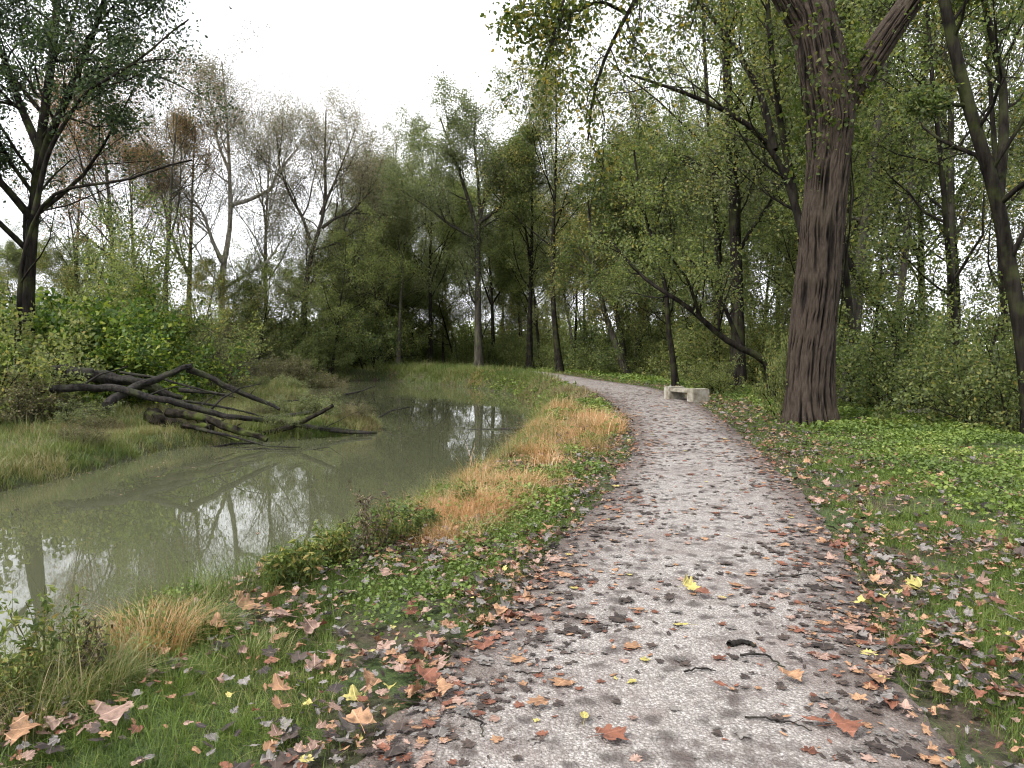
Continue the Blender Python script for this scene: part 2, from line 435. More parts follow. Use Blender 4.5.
def leaves_at(rng, C, size, aspect=0.55, up=0.4, detail=False, droop=0.0):
    """C [N,3]; rhombic leaves (two facets when detail)"""
    N = len(C)
    nrmv = nrm(rng.normal(size=(N, 3)) + np.array([0, 0, up]))
    d = rng.normal(size=(N, 3)); d[:, 2] -= droop
    d = nrm(np.cross(nrmv, np.cross(d, nrmv))); w = np.cross(nrmv, d)
    s = (size * rng.uniform(0.6, 1.35, N))[:, None]
    if detail:
        a = C; e = C + d * s
        l1 = C + d * s * 0.3 + w * s * aspect * .5 + nrmv * s * .08; l2 = C + d * s * .68 + w * s * aspect * .36 + nrmv * s * .06
        r1 = C + d * s * 0.3 - w * s * aspect * .5 + nrmv * s * .08; r2 = C + d * s * .68 - w * s * aspect * .36 + nrmv * s * .06
        V = np.stack([a, l1, l2, e - nrmv * s * .06, r2, r1], 1).reshape(-1, 3)
        q = np.arange(N)[:, None] * 6
        F_ = np.concatenate([q + np.array([[0, 1, 2, 3]]), q + np.array([[0, 3, 4, 5]])])
        k = 6
    else:
        V = np.stack([C, C + d * s * .5 + w * s * aspect * .5, C + d * s, C + d * s * .5 - w * s * aspect * .5], 1).reshape(-1, 3)
        F_ = np.arange(N * 4).reshape(-1, 4); k = 4
    return V, F_, np.repeat(rng.random(N), k)

def along(rng, Pn, per, jit, t0=0.2):
    B, n, _ = Pn.shape
    t = (t0 + (1 - t0) * rng.random((B, per))) * (n - 1)
    i = np.clip(t.astype(int), 0, n - 2); fr = (t - i)[..., None]; bi = np.arange(B)[:, None]
    C = Pn[bi, i] * (1 - fr) + Pn[bi, i + 1] * fr
    return (C + rng.normal(size=C.shape) * jit).reshape(-1, 3)

def make_tree(seed, trunks, spec, leaf, bark, leafm, name='tree'):
    """trunks: list of (pts, r0, r1); returns (wood mesh, crown mesh)"""
    rng = rng_(seed); n0 = 18
    Pn = []; R = []
    for pts, r0, r1 in trunks:
        q = smooth_line(np.asarray(pts, float), n0, 1)
        Pn.append(q); R.append(r0 + (r1 - r0) * np.linspace(0, 1, n0) ** 0.8)
    Pn = np.array(Pn); R = np.array(R)
    flare = 1 + 0.5 * np.exp(-np.arange(n0) * 1.1)
    if spec.get('flare', True): R[0] *= flare
    parts = [tubes(Pn, R, 12)]
    cur = (Pn, R); sides = [7, 5, 3, 3]; lv = []
    for li, s in enumerate(spec['levels']):
        cur = kids(rng, *cur, **s); lv.append(cur)
        parts.append(tubes(*cur, sides[li]))
    wood = mesh_from(name + '_wood', parts, bark)
    C = [along(rng, lv[-1][0], leaf['n'], leaf['jit'])]
    if leaf.get('n2'): C.append(along(rng, lv[-2][0], leaf['n2'], leaf['jit']))
    C = np.concatenate(C)
    if leaf.get('keep') is not None: C = C[leaf['keep'](C, rng)]
    if leaf.get('zmin') is not None: C = C[C[:, 2] > leaf['zmin']]
    crown = None
    if len(C):
        V, F_, r = leaves_at(rng, C, leaf['size'], leaf.get('asp', .6), leaf.get('up', .4), leaf.get('detail', False), leaf.get('droop', 0))
        crown = mesh_from(name + '_leaves', [(V, F_)], leafm, {'rnd': r}, smooth=False)
    return wood, crown

def lev(k, t0, t1, lr, taper, ang, m, up, wob, rr, **kw):
    return dict(k=k, t0=t0, t1=t1, lr=lr, taper=taper, ang=ang, m=m, up=up, wob=wob, rr=rr, **kw)

def bent(rng, H, lean=0.06, wob=0.03):
    p = np.zeros(3); d = nrm(np.array([rng.normal() * lean, rng.normal() * lean, 1.0])); pts = [p.copy()]
    for i in range(8):
        d = nrm(d + np.array([rng.normal() * wob, rng.normal() * wob, 0.02])); p = p + d * H / 8; pts.append(p.copy())
    return pts

def place_tree(name, wm, cm, loc, label, cat='tree', group=None, rot=0.0, sc=1.0, scz=None, crown_name='crown', lean=(0, 0)):
    e = empty(name, loc); e.rotation_euler = (lean[0], lean[1], rot); e.scale = (sc, sc, scz or sc)
    tag(e, label, cat, group)
    obj('trunk' if crown_name == 'crown' else 'stem', wm, e)
    if cm: obj(crown_name, cm, e)
    return e

# ---- prototypes
PR = {}
def proto(key, seed, H, r, spec, leaf, bark, leafm, lean=0.05, wob=0.03, forks=0):
    rg = rng_(seed + 1000); main = bent(rg, H, lean, wob)
    trunks = [(main, r, r * 0.12)]
    for i in range(forks):
        k = rg.integers(2, 5); b0 = main[k]; L = H * (1 - k / 8) * rg.uniform(.75, .95)
        az = rg.random() * 6.28; dd = np.array([cos(az) * .45, sin(az) * .45, 1]); pts = [b0]
        p = b0.copy()
        for j in range(6):
            dd = nrm(dd + np.array([rg.normal() * .08, rg.normal() * .08, 0.12])); p = p + dd * L / 6; pts.append(p.copy())
        trunks.append((pts, r * (1 - k / 8) * .75, r * .1))
    PR[key] = make_tree(seed, trunks, spec, leaf, bark, leafm, key)

oval = lambda t: 0.55 + 1.0 * np.sin(np.clip(t, 0, 1) * pi * 0.85 + 0.25)
S_TALL = dict(levels=[lev(17, .30, .98, .30, .45, .95, 6, .10, .14, .45, prof=oval), lev(8, .25, .98, .42, .4, .75, 5, .04, .16, .5), lev(6, .2, 1, .5, .35, .7, 4, .0, .2, .5), lev(5, .2, 1, .65, .3, .7, 3, -.02, .2, .6, rmin=.006)])
def LF(n, n2, size, **k): return dict(n=n, n2=n2, size=size, jit=k.pop('jit', .16), **k)
proto('tall_a', 1, 24, .30, S_TALL, LF(5, 3, .15, jit=.28), M['bark_dark'], M['olive'], forks=1)
proto('tall_b', 2, 22, .26, S_TALL, LF(5, 3, .14, jit=.28), M['bark_grey'], M['greyg'], forks=1)
proto('tall_c', 3, 25, .28, S_TALL, LF(4, 2, .15, jit=.28), M['bark_dark'], M['yellg'], wob=.05)
S_SP = dict(levels=[lev(13, .33, .98, .36, .35, .75, 7, .16, .13, .5, prof=oval), lev(8, .3, 1, .42, .4, .7, 5, .06, .14, .5), lev(6, .2, 1, .5, .35, .7, 4, .03, .18, .5), lev(6, .2, 1, .7, .3, .65, 3, .02, .18, .6, rmin=.008)])
proto('sparse_a', 4, 24, .34, S_SP, LF(3, 2, .11, jit=.5), M['bark_grey'], M['syc'], forks=1)
proto('sparse_rust', 5, 22, .30, S_SP, LF(3, 1, .12, jit=.4), M['bark_grey'], M['rusty'], forks=1)
S_MID = dict(levels=[lev(12, .25, .98, .42, .4, 1.0, 6, .08, .2, .5, prof=oval), lev(8, .2, 1, .45, .4, .8, 5, .03, .2, .5), lev(6, .2, 1, .5, .3, .8, 4, .0, .22, .5), lev(3, .2, 1, .6, .3, .7, 3, .0, .2, .6)])
proto('mid_a', 6, 12, .14, S_MID, LF(7, 4, .13), M['bark_dark'], M['olive'], .12, .09)
proto('mid_b', 7, 11, .12, S_MID, LF(7, 4, .13), M['bark_grey'], M['yellg'], .15, .10)
S_SAP = dict(levels=[lev(12, .2, .98, .35, .5, .8, 5, .10, .18, .5), lev(6, .2, 1, .5, .4, .8, 4, .02, .2, .5), lev(4, .2, 1, .55, .3, .8, 3, .0, .2, .5)])
proto('sap', 8, 8, .06, S_SAP, LF(9, 5, .12), M['bark_dark'], M['olive'], .12, .08)

def shrub_proto(key, seed, H, W, nst, spec, leaf, bark, leafm):
    rg = rng_(seed); trunks = []
    for i in range(nst):
        az = rg.random() * 6.28; r = rg.random() ** .5
        p = np.array([cos(az) * r * W * .25, sin(az) * r * W * .25, -.05]); dd = nrm(np.array([cos(az) * r * .9, sin(az) * r * .9, 1.0])); pts = [p.copy()]
        L = H * rg.uniform(.7, 1.1)
        for j in range(6):
            dd = nrm(dd + rg.normal(size=3) * .12 + np.array([cos(az) * .05, sin(az) * .05, -.04])); p = p + dd * L / 6; pts.append(p.copy())
        trunks.append((pts, H * .011 + .004, .004))
    spec = dict(spec, flare=False)
    PR[key] = make_tree(seed, trunks, spec, leaf, bark, leafm, key)
S_SH = dict(levels=[lev(9, .12, .98, .42, .45, .9, 5, .05, .2, .6), lev(6, .15, 1, .5, .4, .8, 4, .0, .2, .6), ])
shrub_proto('shrub_a', 21, 3.0, 2.4, 11, S_SH, LF(9, 5, .11, jit=.07), M['bark_dark'], M['olive'])
shrub_proto('shrub_b', 22, 2.6, 2.6, 11, S_SH, LF(9, 5, .11, jit=.07), M['bark_dark'], M['greyg'])
shrub_proto('shrub_bright', 23, 2.8, 2.8, 18, S_SH, LF(13, 5, .14, jit=.10), M['bark_dark'], M['brig'])
shrub_proto('shrub_weed', 24, 1.8, 2.4, 22, S_SH, LF(7, 3, .07, jit=.06), M['bark_grey'], M['weed'])
S_TH = dict(levels=[lev(10, .1, .98, .5, .4, .9, 5, .05, .22, .6), lev(6, .15, 1, .5, .4, .8, 4, .0, .22, .6), lev(3, .1, 1, .5, .3, .8, 3, 0, .2, .6)])
shrub_proto('thicket', 25, 5.0, 5.0, 10, S_TH, LF(7, 4, .14, jit=.12), M['bark_dark'], M['olive'])
shrub_proto('bare_shrub', 26, 4.0, 2.4, 7, S_TH, LF(1, 0, .08), M['bark_grey'], M['weed'])

# ------------------------------------------------------------------ single trees
def base_of(px, d, dz=0.0):
    x = ray(px, 384)[0] / cos(PITCH) * d
    return np.array([x, d, float(hz(x, d)) + dz - 0.05])

def custom_tree(name, seed, limbs, spec, leaf, bark, leafm, label, group=None, smooth_base=True):
    """limbs: list of ([(px,py,d)...], r0, r1); first point of the first limb is the foot"""
    px, _, d = limbs[0][0][0]
    base = base_of(px, d)
    tr = []
    for i, (pts, r0, r1) in enumerate(limbs):
        q = [P(*p) - base for p in pts]
        if i == 0: q[0] = np.array([0, 0, -0.1])
        tr.append((q, r0, r1))
    w, c = make_tree(seed, tr, spec, leaf, bark, leafm, name)
    return place_tree(name, w, c, base, label, 'tree', group)

SPL = lambda k, lr=.34, a=.8, up=.08, **kw: dict(levels=[lev(k, .25, .98, lr, .3, a, 6, up, .16, .5), lev(7, .2, 1, .45, .4, .75, 5, .04, .16, .5), lev(5, .2, 1, .5, .35, .7, 4, .0, .18, .5), lev(3, .2, 1, .6, .3, .7, 3, .0, .2, .6)], **kw)

# big dark tree, top left
D = 25
custom_tree('dark_tree', 101, [
    ([(25, 345, D), (28, 290, D), (31, 240, D), (36, 190, D), (42, 130, D), (52, 60, D + .5), (58, 0, D + 1), (60, -60, D + 1)], .25, .09),
    ([(36, 190, D), (48, 140, D - .5), (70, 90, D - 1), (95, 30, D - 1), (110, -20, D - 1.4)], .16, .06),
    ([(40, 150, D), (22, 110, D + .6), (5, 60, D + 1), (-20, 10, D + 1)], .16, .06),
    ([(33, 220, D), (8, 190, D - .6), (-30, 150, D - 1), (-70, 120, D - 1)], .14, .05)],
    SPL(14, .44, .95, .05), LF(8, 4, .12, jit=.22, zmin=3.6), M['bark_dark'], M['darkg'],
    'big dark-trunked tree with deep green leaves in the top left corner')
# bare limbs reaching to the right from it are their own broken tree
BARE = dict(levels=[lev(5, .3, .98, .28, .3, .6, 6, .06, .16, .55), lev(4, .3, 1, .4, .3, .6, 4, .04, .18, .55)], flare=False)
custom_tree('dead_tree', 102, [
    ([(16, 345, 23), (20, 270, 23), (34, 215, 23), (52, 192, 22.6), (90, 184, 22), (130, 181, 21.6), (160, 166, 21.3), (192, 160, 21)], .10, .025),
    ([(34, 215, 23), (48, 150, 23), (84, 92, 22.6), (120, 72, 22.2), (150, 52, 22), (170, 32, 22), (188, 20, 22)], .09, .02),
    ([(128, 66, 22.1), (150, 60, 22), (166, 59, 22), (180, 60, 22)], .035, .015)],
    BARE, dict(n=0, n2=0, size=.1, jit=.1), M['bark_dark'], M['syc'],
    'bare dead tree stretching long leafless limbs over the canal bush')
# pale sycamore
D = 62
custom_tree('sycamore_tree', 103, [
    ([(226, 348, D), (222, 310, D), (220, 275, D), (226, 255, D), (231, 225, D), (230, 190, D), (229, 150, D), (226, 110, D), (222, 62, D)], .36, .05),
    ([(231, 205, D), (250, 200, D), (270, 190, D), (281, 168, D), (300, 145, D)], .20, .04),
    ([(229, 170, D), (218, 145, D), (214, 115, D), (205, 85, D)], .14, .04),
    ([(222, 262, D), (212, 240, D), (204, 215, D), (190, 195, D), (175, 180, D)], .2, .04),
    ([(222, 290, D), (245, 275, D), (268, 262, D), (285, 235, D)], .16, .04)],
    dict(levels=[lev(12, .2, .99, .3, .35, .75, 7, .08, .13, .5, labs=5.9), lev(9, .15, 1, .42, .35, .7, 5, .05, .15, .5), lev(6, .15, 1, .5, .35, .7, 4, .02, .18, .5), lev(3, .2, 1, .6, .3, .7, 3, .0, .2, .6)]), LF(4, 2, .115, jit=.5), M['bark_pale'], M['syc'],
    'tall thin-leaved sycamore with forked white upper limbs')
custom_tree('sycamore_tree', 104, [
    ([(302, 345, D), (304, 310, D), (307, 275, D), (313, 245, D), (322, 225, D), (326, 195, D), (325, 160, D), (326, 110, D)], .34, .05),
    ([(322, 228, D), (335, 218, D), (352, 212, D), (372, 190, D)], .16, .04),
    ([(310, 240, D), (302, 215, D), (292, 200, D), (280, 170, D), (276, 130, D)], .16, .04),
    ([(320, 215, D), (340, 170, D), (355, 130, D)], .14, .04)],
    dict(levels=[lev(13, .2, .99, .3, .35, .75, 7, .08, .13, .5, labs=5.4), lev(9, .15, 1, .42, .35, .7, 5, .05, .15, .5), lev(6, .15, 1, .5, .35, .7, 4, .02, .18, .5), lev(3, .2, 1, .6, .3, .7, 3, .0, .2, .6)]), LF(4, 2, .115, jit=.5), M['bark_grey'], M['syc'],
    'almost leafless round-topped grey tree right of the white-limbed sycamore')
# green tree with forked pale trunk in the centre
D = 58
custom_tree('forked_tree', 105, [
    ([(479, 362, D), (478, 320, D), (478, 275, D), (478, 235, D), (482, 205, D), (492, 180, D), (502, 150, D)], .36, .07),
    ([(478, 235, D), (470, 205, D), (462, 180, D), (452, 150, D), (440, 118, D)], .2, .05),
    ([(480, 222, D), (500, 208, D), (512, 190, D), (524, 160, D)], .17, .05),
    ([(478, 240, D), (450, 225, D), (425, 205, D), (400, 190, D)], .16, .04),
    ([(480, 215, D), (478, 180, D), (474, 140, D), (476, 108, D)], .15, .05)],
    dict(levels=[lev(10, .25, .99, .3, .35, .85, 7, .07, .15, .5, labs=4.6), lev(8, .15, 1, .42, .35, .75, 5, .04, .16, .5), lev(6, .15, 1, .5, .35, .7, 4, .0, .18, .5), lev(3, .2, 1, .6, .3, .7, 3, .0, .2, .6)]), LF(6, 3, .14, jit=.3), M['bark_grey'], M['greyg'],
    'tree with pale straight trunk forking high into a fan of dark limbs')
# long leaning limb behind the big trunk
D = 24
custom_tree('leaning_tree', 106, [
    ([(775, 372, D), (768, 358, D), (742, 350, D), (718, 335, D), (695, 312, D), (672, 296, D), (650, 284, D + .5), (628, 262, D + 1), (610, 240, D + 1.5)], .15, .035),
    ([(742, 350, D), (726, 310, D + .4), (712, 280, D + 1), (690, 260, D + 1)], .09, .03),
    ([(700, 316, D), (688, 280, D - .6), (662, 245, D - 1)], .07, .02)],
    dict(levels=[lev(7, .3, .98, .30, .3, .9, 6, .12, .2, .5), lev(6, .2, 1, .45, .4, .75, 5, .04, .2, .5), lev(4, .2, 1, .5, .3, .8, 4, 0, .2, .5)]),
    LF(7, 3, .10, jit=.14), M['bark_dark'], M['olive'], 'dark limb-like tree leaning left low over the bench')
custom_tree('leaning_tree', 107, [
    ([(628, 378, 47), (618, 350, 47), (606, 318, 47), (598, 285, 47), (592, 245, 47), (588, 200, 47)], .26, .06)],
    SPL(9, .35), LF(6, 3, .16, jit=.18), M['bark_grey'], M['olive'], 'leftmost of two pale trunks slanting left behind the path bend')
custom_tree('leaning_tree', 108, [
    ([(626, 376, 49), (622, 340, 49), (614, 300, 49), (612, 260, 49), (618, 200, 49), (622, 160, 49)], .24, .06)],
    SPL(9, .35), LF(6, 3, .16, jit=.18), M['bark_grey'], M['yellg'], 'right of two pale slanting trunks, rising straighter behind the path bend')
custom_tree('slender_tree', 109, [
    ([(676, 386, 33), (672, 350, 33), (667, 322, 33), (668, 295, 33), (656, 250, 33), (640, 200, 33), (634, 150, 33)], .15, .04)],
    SPL(9, .35), LF(6, 3, .13, jit=.15), M['bark_dark'], M['olive'], 'slender dark-stemmed tree rising just left of the bench')
custom_tree('straight_tree', 110, [
    ([(738, 392, 30), (738, 340, 30), (737, 290, 30), (735, 230, 30), (733, 170, 30), (728, 100, 30), (725, 20, 30), (722, -60, 30)], .30, .14)],
    SPL(12, .26), LF(6, 3, .13, jit=.15, zmin=5), M['bark_dark'], M['olive'], 'straight upright dark-barked tree behind and right of the bench')
# limb crossing at the upper centre, grows from a tree half hidden by the big trunk
custom_tree('spreading_tree', 111, [
    ([(822, 410, 20), (818, 330, 20), (808, 260, 20.5), (795, 200, 21), (775, 150, 21), (752, 125, 21), (700, 98, 21), (660, 84, 21), (630, 75, 21)], .20, .035),
    ([(775, 150, 21), (760, 90, 21.4), (730, 40, 22), (690, -10, 22)], .12, .05),
    ([(795, 200, 21), (780, 120, 20.6), (770, 40, 20), (765, -40, 20)], .12, .05)],
    dict(levels=[lev(10, .3, .98, .26, .3, .8, 6, .06, .18, .5), lev(6, .2, 1, .45, .4, .75, 5, .0, .18, .5), lev(5, .2, 1, .5, .3, .8, 4, -.04, .2, .5)]),
    LF(4, 2, .095, jit=.16, zmin=3.5), M['bark_dark'], M['yellg'], 'yellow-green tree whose thin limbs reach left out from behind the massive trunk')
# right edge leaning tree
D = 14.5
custom_tree('leaning_tree', 112, [
    ([(1036, 440, D), (1028, 380, D), (1020, 320, D), (1006, 250, D), (996, 190, D), (975, 130, D), (962, 80, D), (950, 30, D), (940, -20, D), (930, -80, D)], .165, .09),
    ([(998, 200, D), (1004, 140, D + .3), (1003, 80, D + .6), (988, 20, D + 1), (975, -50, D + 1)], .11, .05),
    ([(965, 105, D), (940, 105, D), (915, 106, D)], .05, .015)],
    dict(levels=[lev(10, .35, .98, .26, .3, .85, 6, .08, .16, .45), lev(6, .2, 1, .45, .4, .75, 5, .02, .18, .5), lev(5, .2, 1, .5, .3, .8, 4, 0, .2, .5)]),
    LF(6, 3, .085, jit=.10, zmin=3.6), M['bark_dark'], M['olive'], 'dark tree leaning left at the right edge, twin stems upward')
custom_tree('slanting_tree', 113, [
    ([(935, 425, 24), (905, 370, 24), (890, 315, 24), (872, 300, 24), (850, 268, 24), (842, 240, 24), (836, 200, 24)], .19, .06)],
    SPL(9, .32), LF(5, 2, .11, jit=.13, zmin=3), M['bark_dark'], M['olive'], 'crooked dark tree slanting left just right of the massive trunk')
for i, (px, d, top, r, lb) in enumerate([
        (856, 22, 820, .11, 'thin upright tree nearest right of the massive trunk'),
        (893, 27, 930, .16, 'grey tree slanting right beyond the massive trunk'),
        (951, 26, 951, .17, 'straight grey-barked tree midway between massive trunk and picture edge'),
        (1008, 24, 985, .13, 'thin tree behind the leaning tree at the right edge'),
        (960, 19, 925, .10, 'thin crooked young tree in front of the straight grey one')]):
    custom_tree('woodland_tree', 120 + i, [
        ([(px, 420, d), (px + (top - px) * .1, 330, d), (px + (top - px) * .35, 250, d), (px + (top - px) * .5, 170, d), (px + (top - px) * .8, 80, d), (top, -30, d)], r, r * .4)],
        SPL(10, .24, .85), LF(5, 2, .11, jit=.14, zmin=4.0), M['bark_grey'] if i in (1, 2) else M['bark_dark'], M['olive'] if i != 3 else M['yellg'], lb)

# ------------------------------------------------------------------ woodland by copies
rw = rng_(77)
def wood(zone, n, pxr, dr, keys, hs, labels, group, name='woodland_tree', ok=None, keepout=None):
    c = 0; tries = 0; pts = []
    while c < n and tries < n * 40:
        tries += 1
        px = rw.uniform(*pxr); d = rw.uniform(*dr)
        b0 = base_of(px, d)
        dw, _ = seg_dist(np.array([b0[0]]), np.array([b0[1]]), WATER[::4], True)
        if inside(np.array([b0[0]]), np.array([b0[1]]), WATER)[0] or dw[0] < 1.5: continue
        pdd, _ = path_dist(np.array([b0[0]]), np.array([b0[1]]))
        if pdd[0] < 4: continue
        if ok and not ok(b0): continue
        md = 2.2 if 'tree' in name else 1.2
        if any((b0[0] - q[0]) ** 2 + (b0[1] - q[1]) ** 2 < md * md for q in pts): continue
        pts.append(b0); k = keys[c % len(keys)]
        s = rw.uniform(*hs)
        bushy = k in ('thicket', 'bare_shrub') or k.startswith('shrub')
        place_tree('woodland_shrub' if bushy else 'sapling' if k == 'sap' else 'woodland_tree', *PR[k], b0, labels[k], 'shrub' if bushy else 'tree', group, rw.random() * 6.28, s, s * rw.uniform(.9, 1.1),
                   lean=(rw.normal() * .05, rw.normal() * .05), crown_name='leaves' if bushy else 'crown')
        c += 1
def right_of_crest(b):
    d, s = seg_dist(np.array([b[0]]), np.array([b[1]]), crest_Rs); return s[0] < 0 and d[0] > .6
def left_land(b):
    return inside(np.array([b[0]]), np.array([b[1]]), np.vstack([shore_Ls, [(-400, 70), (-400, -14)]]))[0]

T = lambda z: {'tall_a': f'tall olive-leaved tree {z}', 'tall_b': f'tall grey-green tree {z}', 'tall_c': f'tall yellowing tree {z}',
               'sparse_a': f'thinly leaved grey-brown tree {z}', 'sparse_rust': f'thinly leaved rust-brown tree {z}',
               'mid_a': f'small crooked olive-leaved tree {z}', 'mid_b': f'small crooked yellow-green tree {z}', 'sap': f'slim leafy sapling {z}',
               'thicket': f'wide dense thicket bush {z}', 'shrub_a': f'olive-leaved shrub {z}', 'shrub_b': f'grey-green shrub {z}', 'bare_shrub': f'nearly bare twiggy shrub {z}', 'shrub_weed': f'brown weedy shrub {z}'}
# right of the big trunk
wood('R', 6, (820, 1120), (26, 46), ['tall_a', 'tall_b', 'tall_c'], (.7, 1.0), T('in the wood right of the massive trunk'), 'woodland trees right of the massive trunk', ok=right_of_crest)
wood('R2', 6, (820, 1120), (17, 38), ['mid_a', 'mid_b'], (.6, 1.0), T('under the wood right of the massive trunk'), 'woodland trees right of the massive trunk', ok=right_of_crest)
wood('R3', 21, (770, 1140), (14, 42), ['shrub_a', 'thicket', 'shrub_a'], (.55, .85), T('at the shady wood foot right of the massive trunk'), 'shrubs right of the massive trunk', name='woodland_shrub', ok=right_of_crest)
# behind the bench
wood('C0', 10, (535, 650), (50, 76), ['tall_a', 'tall_b', 'tall_c'], (.6, .78), T('over the path bend'), 'woodland trees over the path bend', ok=right_of_crest)
wood('C', 16, (650, 850), (38, 72), ['tall_a', 'tall_b', 'tall_c', 'tall_a'], (.75, 1.05), T('in the dense wood behind the bench'), 'woodland trees behind the bench', ok=right_of_crest)
wood('C2', 14, (560, 830), (30, 55), ['mid_a', 'mid_b', 'sap'], (.7, 1.1), T('under the wood behind the bench'), 'woodland trees behind the bench', ok=right_of_crest)
wood('C3', 42, (540, 840), (36, 66), ['thicket', 'shrub_a', 'thicket'], (.7, 1.1), T('at the wood foot behind the bench'), 'shrubs behind the bench', name='woodland_shrub', ok=right_of_crest)
# centre
wood('M', 15, (350, 560), (72, 105), ['tall_a', 'tall_b', 'tall_b'], (.75, 1.0), T('in the far wood beyond the canal bend'), 'woodland trees beyond the canal bend')
wood('M2', 44, (345, 570), (66, 100), ['mid_a', 'thicket', 'mid_b', 'thicket'], (.8, 1.2), T('in the far wood beyond the canal bend'), 'undergrowth beyond the canal bend')
# left
wood('L', 20, (-60, 350), (66, 110), ['sparse_a', 'sparse_rust', 'sparse_a', 'sparse_a'], (.45, .7), T('in the far wood left of the canal'), 'woodland trees left of the canal', ok=left_land)
wood('L2', 54, (-80, 360), (58, 90), ['mid_a', 'thicket', 'mid_b', 'thicket'], (.55, .88), T('low in the wood left of the canal'), 'undergrowth left of the canal', ok=left_land)
wood('L3', 16, (-60, 240), (29, 46), ['bare_shrub', 'thicket', 'sap'], (.7, 1.1), T('behind the bright canal bush'), 'shrubs behind the canal bush', name='woodland_shrub', ok=left_land)
wood('B0', 16, (290, 430), (84, 104), ['thicket', 'mid_a', 'thicket'], (.8, 1.1), T('closing the view past the canal end'), 'undergrowth past the canal end')
def distant_woods():
    r_ = rng_(909); n = 90000
    a = np.radians(r_.uniform(-62, 62, n)); d = r_.uniform(118, 150, n)
    x = np.sin(a) * d; y = np.cos(a) * d
    H = 3.5 + 9 * fbm(a * 22, d * .06, 7, 4) ** 1.3
    t = r_.random(n) ** .8; z = hz(x, y) + H * t
    C = np.stack([x + r_.normal(size=n) * .4, y, z], 1)
    V, F_, r = leaves_at(r_, C, .55, .7, .3)
    m = 260; aa = np.radians(r_.uniform(-62, 62, m)); dd = r_.uniform(120, 148, m)
    b0 = np.stack([np.sin(aa) * dd, np.cos(aa) * dd, np.zeros(m) - 1.5], 1)
    top = b0 + np.stack([r_.normal(size=m), r_.normal(size=m) * .5, r_.uniform(6, 11, m)], 1)
    Pn = np.stack([b0, (b0 + top) / 2 + r_.normal(size=(m, 3)) * .3, top], 1)
    v2, f2 = tubes(Pn, np.array([[.22, .16, .05]]).repeat(m, 0), 5)
    me = mesh_from('distant_woods', [(V, F_), (v2, f2)], [M['olive'], M['bark_dark']], {'rnd': np.r_[r, np.zeros(len(v2))]}, False)
    mi_ = np.zeros(len(F_) + len(f2), np.int32); mi_[len(F_):] = 1; me.polygons.foreach_set('material_index', mi_)
    tag(obj('distant_woods', me), kind='stuff')
distant_woods()
for (px, d, k, s, lb) in [(140, 62, 'sparse_rust', .80, 'lacy rust-brown tree second left of the sycamore'), (188, 64, 'sparse_a', .88, 'lacy grey-brown tree just left of the sycamore'), (268, 68, 'sparse_a', .86, 'lacy grey-brown tree between the two bare-topped trees'), (352, 70, 'sparse_a', .80, 'lacy tree right of the round-topped grey tree'), (80, 60, 'sparse_a', .72, 'lacy brown tree right of the dark-trunked tree'),
                          (338, 78, 'tall_b', .70, 'grey-green tree right of the leafless round-topped tree'), (362, 74, 'tall_a', .72, 'green tree at the far canal end'), (384, 80, 'tall_b', .80, 'tall grey-green tree past the canal end'), (300, 80, 'tall_b', .48, 'green tree behind the leafless round-topped one'),
                          (255, 84, 'tall_a', .44, 'green tree behind the white-limbed sycamore'), (200, 78, 'tall_c', .40, 'yellowing tree left behind the sycamore'), (150, 76, 'tall_b', .42, 'grey-green tree behind the rusty tree'), (90, 70, 'tall_a', .42, 'green tree behind the bright bush row'), (20, 60, 'tall_b', .5, 'grey-green tree behind the dark-trunked tree'),
                          (118, 48, 'sparse_rust', .85, 'rust-brown tree left of the white-limbed sycamore'), (165, 56, 'sparse_rust', .9, 'taller rusty tree beside the white-limbed sycamore'),
                          (398, 64, 'tall_b', .78, 'broad grey-green tree at the left end of the green wood'), (430, 70, 'tall_a', .85, 'round green tree left of the forked pale trunk'),
                          (530, 60, 'tall_a', .85, 'green tree right of the forked pale trunk'), (560, 54, 'tall_c', .9, 'yellowing tree over the path bend')]:
    place_tree('woodland_tree', *PR[k], base_of(px, d), lb, 'tree', None, px * .1, s)

